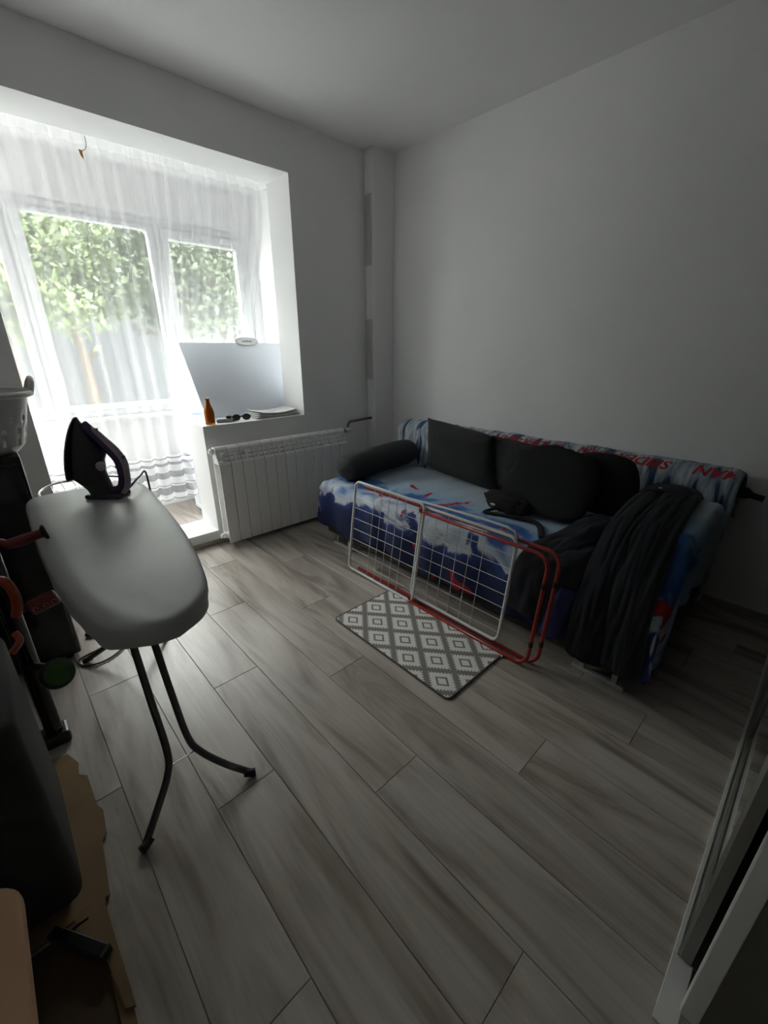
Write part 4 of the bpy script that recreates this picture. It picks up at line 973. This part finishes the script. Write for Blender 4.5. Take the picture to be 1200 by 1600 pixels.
MB().lathe([(0.016, -0.004), (0.017, 0.006), (0.012, 0.010)], 18).build('temperature_dial', 'iron_grey', irn, smooth=40, loc=(IP(670, 0)[0], -0.030, IP(0, 815)[1])).rotation_euler = (math.radians(90), 0, 0)
MB().box(IP(610, 0)[0], IP(660, 0)[0], -0.008, 0.008, IP(0, 360)[1], IP(0, 288)[1], 0.002, 1).build('spray_button', 'iron_grey', irn)
MB().box(IP(905, 0)[0], IP(965, 0)[0], -0.009, 0.009, IP(0, 800)[1], IP(0, 690)[1], 0.002, 1).build('steam_button', 'iron_purple', irn)
MB().box(IP(795, 0)[0], IP(850, 0)[0], -0.006, 0.006, IP(0, 880)[1], IP(0, 845)[1], 0.002, 1).build('trigger', 'iron_dark', irn)
cb = thing('power_cord', 'dark iron cord looping past board end down to floor', 'cord', (0, 0, 0))
cp = [(0.3335, 1.761, BZt + 0.032), (0.356, 1.785, BZt + 0.042), (0.405, 1.88, BZt + 0.040), (0.455, 1.99, BZt + 0.01), (0.46, 2.08, 0.5), (0.36, 2.16, 0.2), (0.22, 2.12, 0.02), (0.14, 2.06, 0.006), (0.045, 2.03, 0.006), (0.055, 1.965, 0.006), (0.13, 1.945, 0.006), (0.21, 1.99, 0.006), (0.225, 2.06, 0.006), (0.185, 2.125, 0.006), (0.13, 2.18, 0.006)]
MB().tube(smooth_path(cp, 7), 0.004, 8).build('cable', 'black_rubber', cb, smooth=True)
MB().tube([(0.128, 2.182, 0.011), (0.102, 2.208, 0.011)], 0.011, 10).build('plug', 'black_plastic', cb, smooth=40)

# ------------------------------------------------------------------ laundry basket on a black cabinet
cabn = thing('black_cabinet', 'tall black cabinet standing by window wall under basket', 'cabinet', (-0.27, 2.28, 0))
MB().box(-0.30, 0.335, -0.22, 0.22, 0.02, 0.925, 0.012, 2).build('carcass', 'black_plastic', cabn, smooth=40)
MB().box(-0.29, 0.325, -0.235, -0.218, 0.05, 0.90, 0.006, 1).build('door', 'black_gloss', cabn)
for xx in (-0.26, 0.29):
    for yy in (-0.18, 0.18): MB().lathe([(0.016, 0), (0.016, 0.022)], 10, (xx, yy, 0)).build('foot', 'black_rubber', cabn)
def basket():
    t = thing('laundry_basket', 'white plastic laundry basket with round holes and rim handle', 'basket', (-0.075, 2.23, 0.925))
    cx, cy = 0, 0; hw0, hd0, hw1, hd1, H = 0.170, 0.15, 0.225, 0.19, 0.215
    n = 64
    def ring(hw, hd, z, p=3.4):
        o = []
        for i in range(n):
            a = 2 * math.pi * i / n; c, s = math.cos(a), math.sin(a)
            o.append((math.copysign(abs(c) ** (2 / p), c) * hw, math.copysign(abs(s) ** (2 / p), s) * hd, z))
        return o
    levels = [0, 0.03, 0.055, 0.075, 0.095, 0.12, 0.14, 0.165, 0.20, H]
    vs = []; fs = []
    for li, z in enumerate(levels):
        f = z / H; k = 1 - 0.12 * max(0, 0.03 - z) / 0.03
        vs += ring(lerp(hw0, hw1, f) * k, lerp(hd0, hd1, f) * k, z)
    for li in range(len(levels) - 1):
        for i in range(n):
            hole = (li in (1, 3) and i % 4 == 0) or (li == 5 and i % 4 == 2)
            if hole: continue
            j = (i + 1) % n; fs.append((li * n + i, li * n + j, (li + 1) * n + j, (li + 1) * n + i))
    fs.append(tuple(range(n)))
    o = MB().add(vs, fs).build('tub', 'basket_plastic', t, smooth=True); solid(o, 0.004)
    MB().tube([(x, y, z) for x, y, z in ring(hw1 + 0.008, hd1 + 0.008, H)], 0.011, 8, closed=True).build('rim', 'basket_plastic', t, smooth=True)
    for s in (-1, 1):
        hp = [(s * (hw1 + 0.006), -0.075, H), (s * (hw1 + 0.018), -0.06, H + 0.035), (s * (hw1 + 0.022), 0, H + 0.05), (s * (hw1 + 0.018), 0.06, H + 0.035), (s * (hw1 + 0.006), 0.075, H)]
        MB().tube(smooth_path(hp, 6), 0.010, 8).build('handle', 'basket_plastic', t, smooth=True)
basket()

# ------------------------------------------------------------------ gym machine, case, cardboard and stool along the left wall
gm = thing('exercise_machine', 'black exercise machine with red grips beside the ironing board', 'exercise machine', (-0.10, 1.52, 0))
def G(p): return (p[0] + 0.10, p[1] - 1.52, p[2])
MB().tube([G((-0.09, 1.60, 0.03)), G((-0.085, 1.52, 0.82))], 0.026, 14).build('post', 'black_gloss', gm, smooth=40)
MB().box(-0.30, 0.05, 0.04, 0.12, 0.0, 0.045, 0.01, 2).build('base_foot', 'black_plastic', gm)
MB().tube([G((-0.36, 1.55, 0.0)), G((-0.05, 1.56, 0.90))], 0.020, 12).build('diagonal_brace', 'black_gloss', gm, smooth=40)
MB().tube(smooth_path([G((-0.30, 1.50, 0.815)), G((-0.12, 1.50, 0.818)), G((-0.055, 1.50, 0.80)), G((-0.035, 1.50, 0.785)), G((0.0, 1.50, 0.785)), G((0.04, 1.50, 0.797))], 5), 0.010, 10).build('handlebar', 'red_grip', gm, smooth=True)
MB().tube([G((-0.04, 1.50, 0.787)), G((0.042, 1.50, 0.798))], 0.0135, 14).build('grip', 'red_grip', gm, smooth=40)
MB().tube([G((0.040, 1.50, 0.798)), G((0.046, 1.50, 0.799)), G((0.052, 1.50, 0.800))], [0.014, 0.023, 0.021], 16).build('grip_flange', 'black_rubber', gm, smooth=40)
MB().box(*[q for q in (-0.105 + 0.10, -0.055 + 0.10)], -0.035, 0.0, 0.785, 0.835, 0.010, 2).build('clamp_block', 'red_grip', gm, smooth=40)
MB().tube(smooth_path([G((-0.095, 1.49, 0.700)), G((-0.072, 1.47, 0.695)), G((-0.062, 1.47, 0.66)), G((-0.062, 1.47, 0.615)), G((-0.072, 1.47, 0.580))], 6), 0.013, 10).build('curved_bracket', 'orange_red', gm, smooth=True)
MB().tube([G((-0.055, 1.48, 0.592)), G((-0.035, 1.48, 0.592))], 0.010, 10).build('axle', 'black_rubber', gm, smooth=40)
rl = MB().tube([G((-0.040, 1.48, 0.585)), G((-0.036, 1.48, 0.5855)), G((0.026, 1.48, 0.599)), G((0.030, 1.48, 0.600))], [0.018, 0.023, 0.023, 0.018], 18).build('foam_roller', 'red_grip', gm, smooth=40)
for xx in (-0.028, -0.002, 0.018):
    MB().tube([(G((xx, 1.48, 0))[0] + 0.006 * math.cos(a * math.pi / 5), -0.04 - 0.0235, 0.594 + (xx + 0.0) * 0.2 + 0.006 * math.sin(a * math.pi / 5)) for a in range(8)], 0.0012, 5).build('print_mark', 'print_pale', rl)
MB().tube(smooth_path([G((-0.09, 1.49, 0.52)), G((-0.085, 1.47, 0.50)), G((-0.11, 1.46, 0.475))], 4), 0.010, 8).build('lower_hook', 'orange_red', gm, smooth=True)
gp = MB().lathe([(0.002, -0.008), (0.040, -0.008), (0.046, -0.003), (0.046, 0.008), (0.041, 0.012), (0.002, 0.013)], 28).build('disc_housing', 'black_plastic', gm, smooth=40)
gp.location = G((-0.030, 1.44, 0.365)); gp.rotation_euler = (math.radians(52), math.radians(28), 0)
MB().lathe([(0.002, 0.015), (0.036, 0.0147), (0.038, 0.011)], 28).build('disc_face', 'green_pad', gp, smooth=40)
MB().lathe([(0.043, -0.006), (0.041, -0.020), (0.030, -0.036), (0.012, -0.046), (0.002, -0.047)], 28).build('dome_cover', 'clear_grey', gp, smooth=40)
MB().tube([G((-0.088, 1.55, 0.36)), G((-0.04, 1.46, 0.38))], 0.012, 8).build('disc_arm', 'black_plastic', gm)

cs = thing('storage_case', 'large black upright case on floor along the left wall', 'case', (-0.34, 1.16, 0.0100))
MB().box(-0.235, 0.235, -0.21, 0.21, 0.035, 0.60, 0.03, 4).build('shell', 'black_rubber', cs, smooth=40)
for xx in (-0.19, 0.19):
    for yy in (-0.16, 0.16): MB().tube([(xx - 0.012, yy, 0.02), (xx + 0.012, yy, 0.02)], 0.02, 12).build('wheel', 'black_rubber', cs)
MB().tube(smooth_path([(-0.07, 0, 0.595), (-0.05, 0, 0.625), (0.05, 0, 0.625), (0.07, 0, 0.595)], 5), 0.008, 8).build('carry_handle', 'black_gloss', cs, smooth=True)

def card(name, lab, poly, z, m, seed):
    t = thing(name, lab, 'cardboard', (poly[0][0], poly[0][1], 0))
    ox, oy = poly[0]
    MB().prism([(a - ox, b - oy) for a, b in poly], z, z + 0.005, 'z').build('sheet', m, t)
    return t
c1 = card('cardboard_sheet', 'flat torn cardboard strip under the large black case', [(-0.30, 1.56), (-0.075, 1.50), (-0.055, 1.44), (-0.075, 1.30), (-0.10, 1.25), (-0.30, 1.25)], 0.0005, 'cardboard', 1)
c2 = card('cardboard_sheet', 'long tan cardboard strip with torn edge on the floor', [(-0.575, 1.37), (-0.062, 1.385), (-0.042, 1.36), (-0.040, 1.23), (-0.030, 1.20), (-0.038, 1.12), (-0.052, 1.10), (-0.066, 0.945), (-0.575, 0.93)], 0.0053, 'cardboard', 2)
c3 = thing('cardboard_box', 'opened brown cardboard box with folded flap beside the stool foot', 'box', (-0.20, 0.68, 0))
MB().box(-0.06, 0.110, -0.22, 0.245, 0.0, 0.006).build('bottom', 'cardboard_dark', c3)
MB().prism([(0.110, 0.010), (0.128, 0.0), (0.122, 0.24), (0.126, 0.275), (0.07, 0.27), (0.045, 0.225), (0.10, 0.12)], 0.014, 0.020, 'z').build('flap', 'cardboard', c3)
MB().prism([(0.095, -0.23), (0.118, -0.22), (0.124, 0.02), (0.100, 0.10)], 0.007, 0.013, 'z').build('edge_flap', 'cardboard', c3)
q = MB().box(-0.06, 0.085, 0.236, 0.242, 0.004, 0.02); q.box(-0.06, -0.054, -0.22, 0.236, 0.004, 0.06); q.build('side_wall', 'cardboard_dark', c3)

sl = thing('wooden_stool', 'tan wooden stool with rounded seat and black metal base', 'stool', (-0.33, 0.55, 0))
o = MB(); o.prism(rrect(-0.19, 0.18, -0.20, 0.215, 0.055, 8), 0.435, 0.456, 'z'); so_ = o.build('seat', 'tan_wood', sl)
bv = so_.modifiers.new('soft_edge', 'BEVEL'); bv.width = 0.006; bv.segments = 2; bv.limit_method = 'ANGLE'
for xx in (-0.15, 0.04):
    for yy in (-0.16, 0.15):
        MB().tube([(xx * 1.15, yy * 1.05, 0.012), (xx * 0.9, yy * 0.9, 0.437)], 0.013, 10).build('leg', 'black_plastic', sl, smooth=40)
        MB().lathe([(0.016, 0), (0.016, 0.02)], 10, (xx * 1.15, yy * 1.05, 0)).build('glide', 'black_rubber', sl)
mb_ = thing('metal_bar', 'short black square bar lying on the cardboard by stool', 'bar', (-0.181, 0.934, 0.0198), math.atan2(-0.129, 0.086))
MB().box(0, 0.148, -0.012, 0.012, 0.0, 0.024, 0.002, 1).build('bar_tube', 'black_plastic', mb_)
MB().box(0.147, 0.155, -0.013, 0.013, -0.0002, 0.025, 0.002, 1).build('end_cap', 'black_rubber', mb_)

# ------------------------------------------------------------------ mirrored sliding wardrobe
wd = thing('sliding_wardrobe', 'wardrobe with mirrored sliding doors along the back wall', 'wardrobe', (0.755, -0.10, 0))
WX1 = XR - 0.755
WH = 2.40
MB().box(0.0, 0.018, -0.62, -0.032, 0.0, WH).build('side_panel', 'wardrobe_side', wd)
MB().box(-0.001, 0.019, -0.032, 0.0, 0.0, WH, 0.002, 1).build('edge_trim', 'wardrobe_white', wd)
MB().box(WX1 - 0.02, WX1 - 0.002, -0.62, 0.0, 0.0, WH).build('side_panel', 'wardrobe_side', wd)
MB().box(0.018, WX1 - 0.02, -0.62, -0.605, 0.0, WH).build('back_panel', 'wardrobe_side', wd)
MB().box(0.018, WX1 - 0.02, -0.605, 0.02, WH - 0.02, WH).build('top_panel', 'wardrobe_white', wd)
MB().box(0.018, WX1 - 0.02, -0.605, -0.08, 0.0, 0.03).build('bottom_panel', 'wardrobe_side', wd)
tk = MB(); tk.box(-0.05, 0.10, -0.004, 0.036, 0.0, 0.006, 0.001, 1); tk.box(0.10, WX1, 0.026, 0.036, 0.0, 0.006, 0.001, 1)
MB().box(0.10, WX1, -0.08, 0.026, 0.0, 0.003).build('track_channel', 'skirting', wd)
tk.build('floor_track', 'wardrobe_white', wd)
def sdoor(x0, x1, y):
    d = MB().box(x0 + 0.03, x1 - 0.03, y - 0.016, y - 0.010, 0.012, WH - 0.03).build('door', 'wardrobe_side', wd)
    MB().box(x0 + 0.03, x1 - 0.03, y - 0.010, y - 0.006, 0.016, WH - 0.05).build('mirror_pane', 'mirror_glass', d)
    for a, sg in ((x0, 1), (x1, -1)):
        pr = [(a, y - 0.020), (a + sg * 0.034, y - 0.020), (a + sg * 0.036, y - 0.004), (a + sg * 0.028, y + 0.004), (a + sg * 0.012, y + 0.006), (a + sg * 0.002, y + 0.0)]
        MB().prism(pr, 0.008, WH - 0.03, 'z').build('stile', 'stile_metal', d)
    MB().box(x0 + 0.034, x1 - 0.034, y - 0.018, y - 0.005, 0.006, 0.017).build('bottom_rail', 'steel', d)
sdoor(0.095, 0.99, 0.022)
sdoor(0.95, WX1 - 0.022, -0.012)
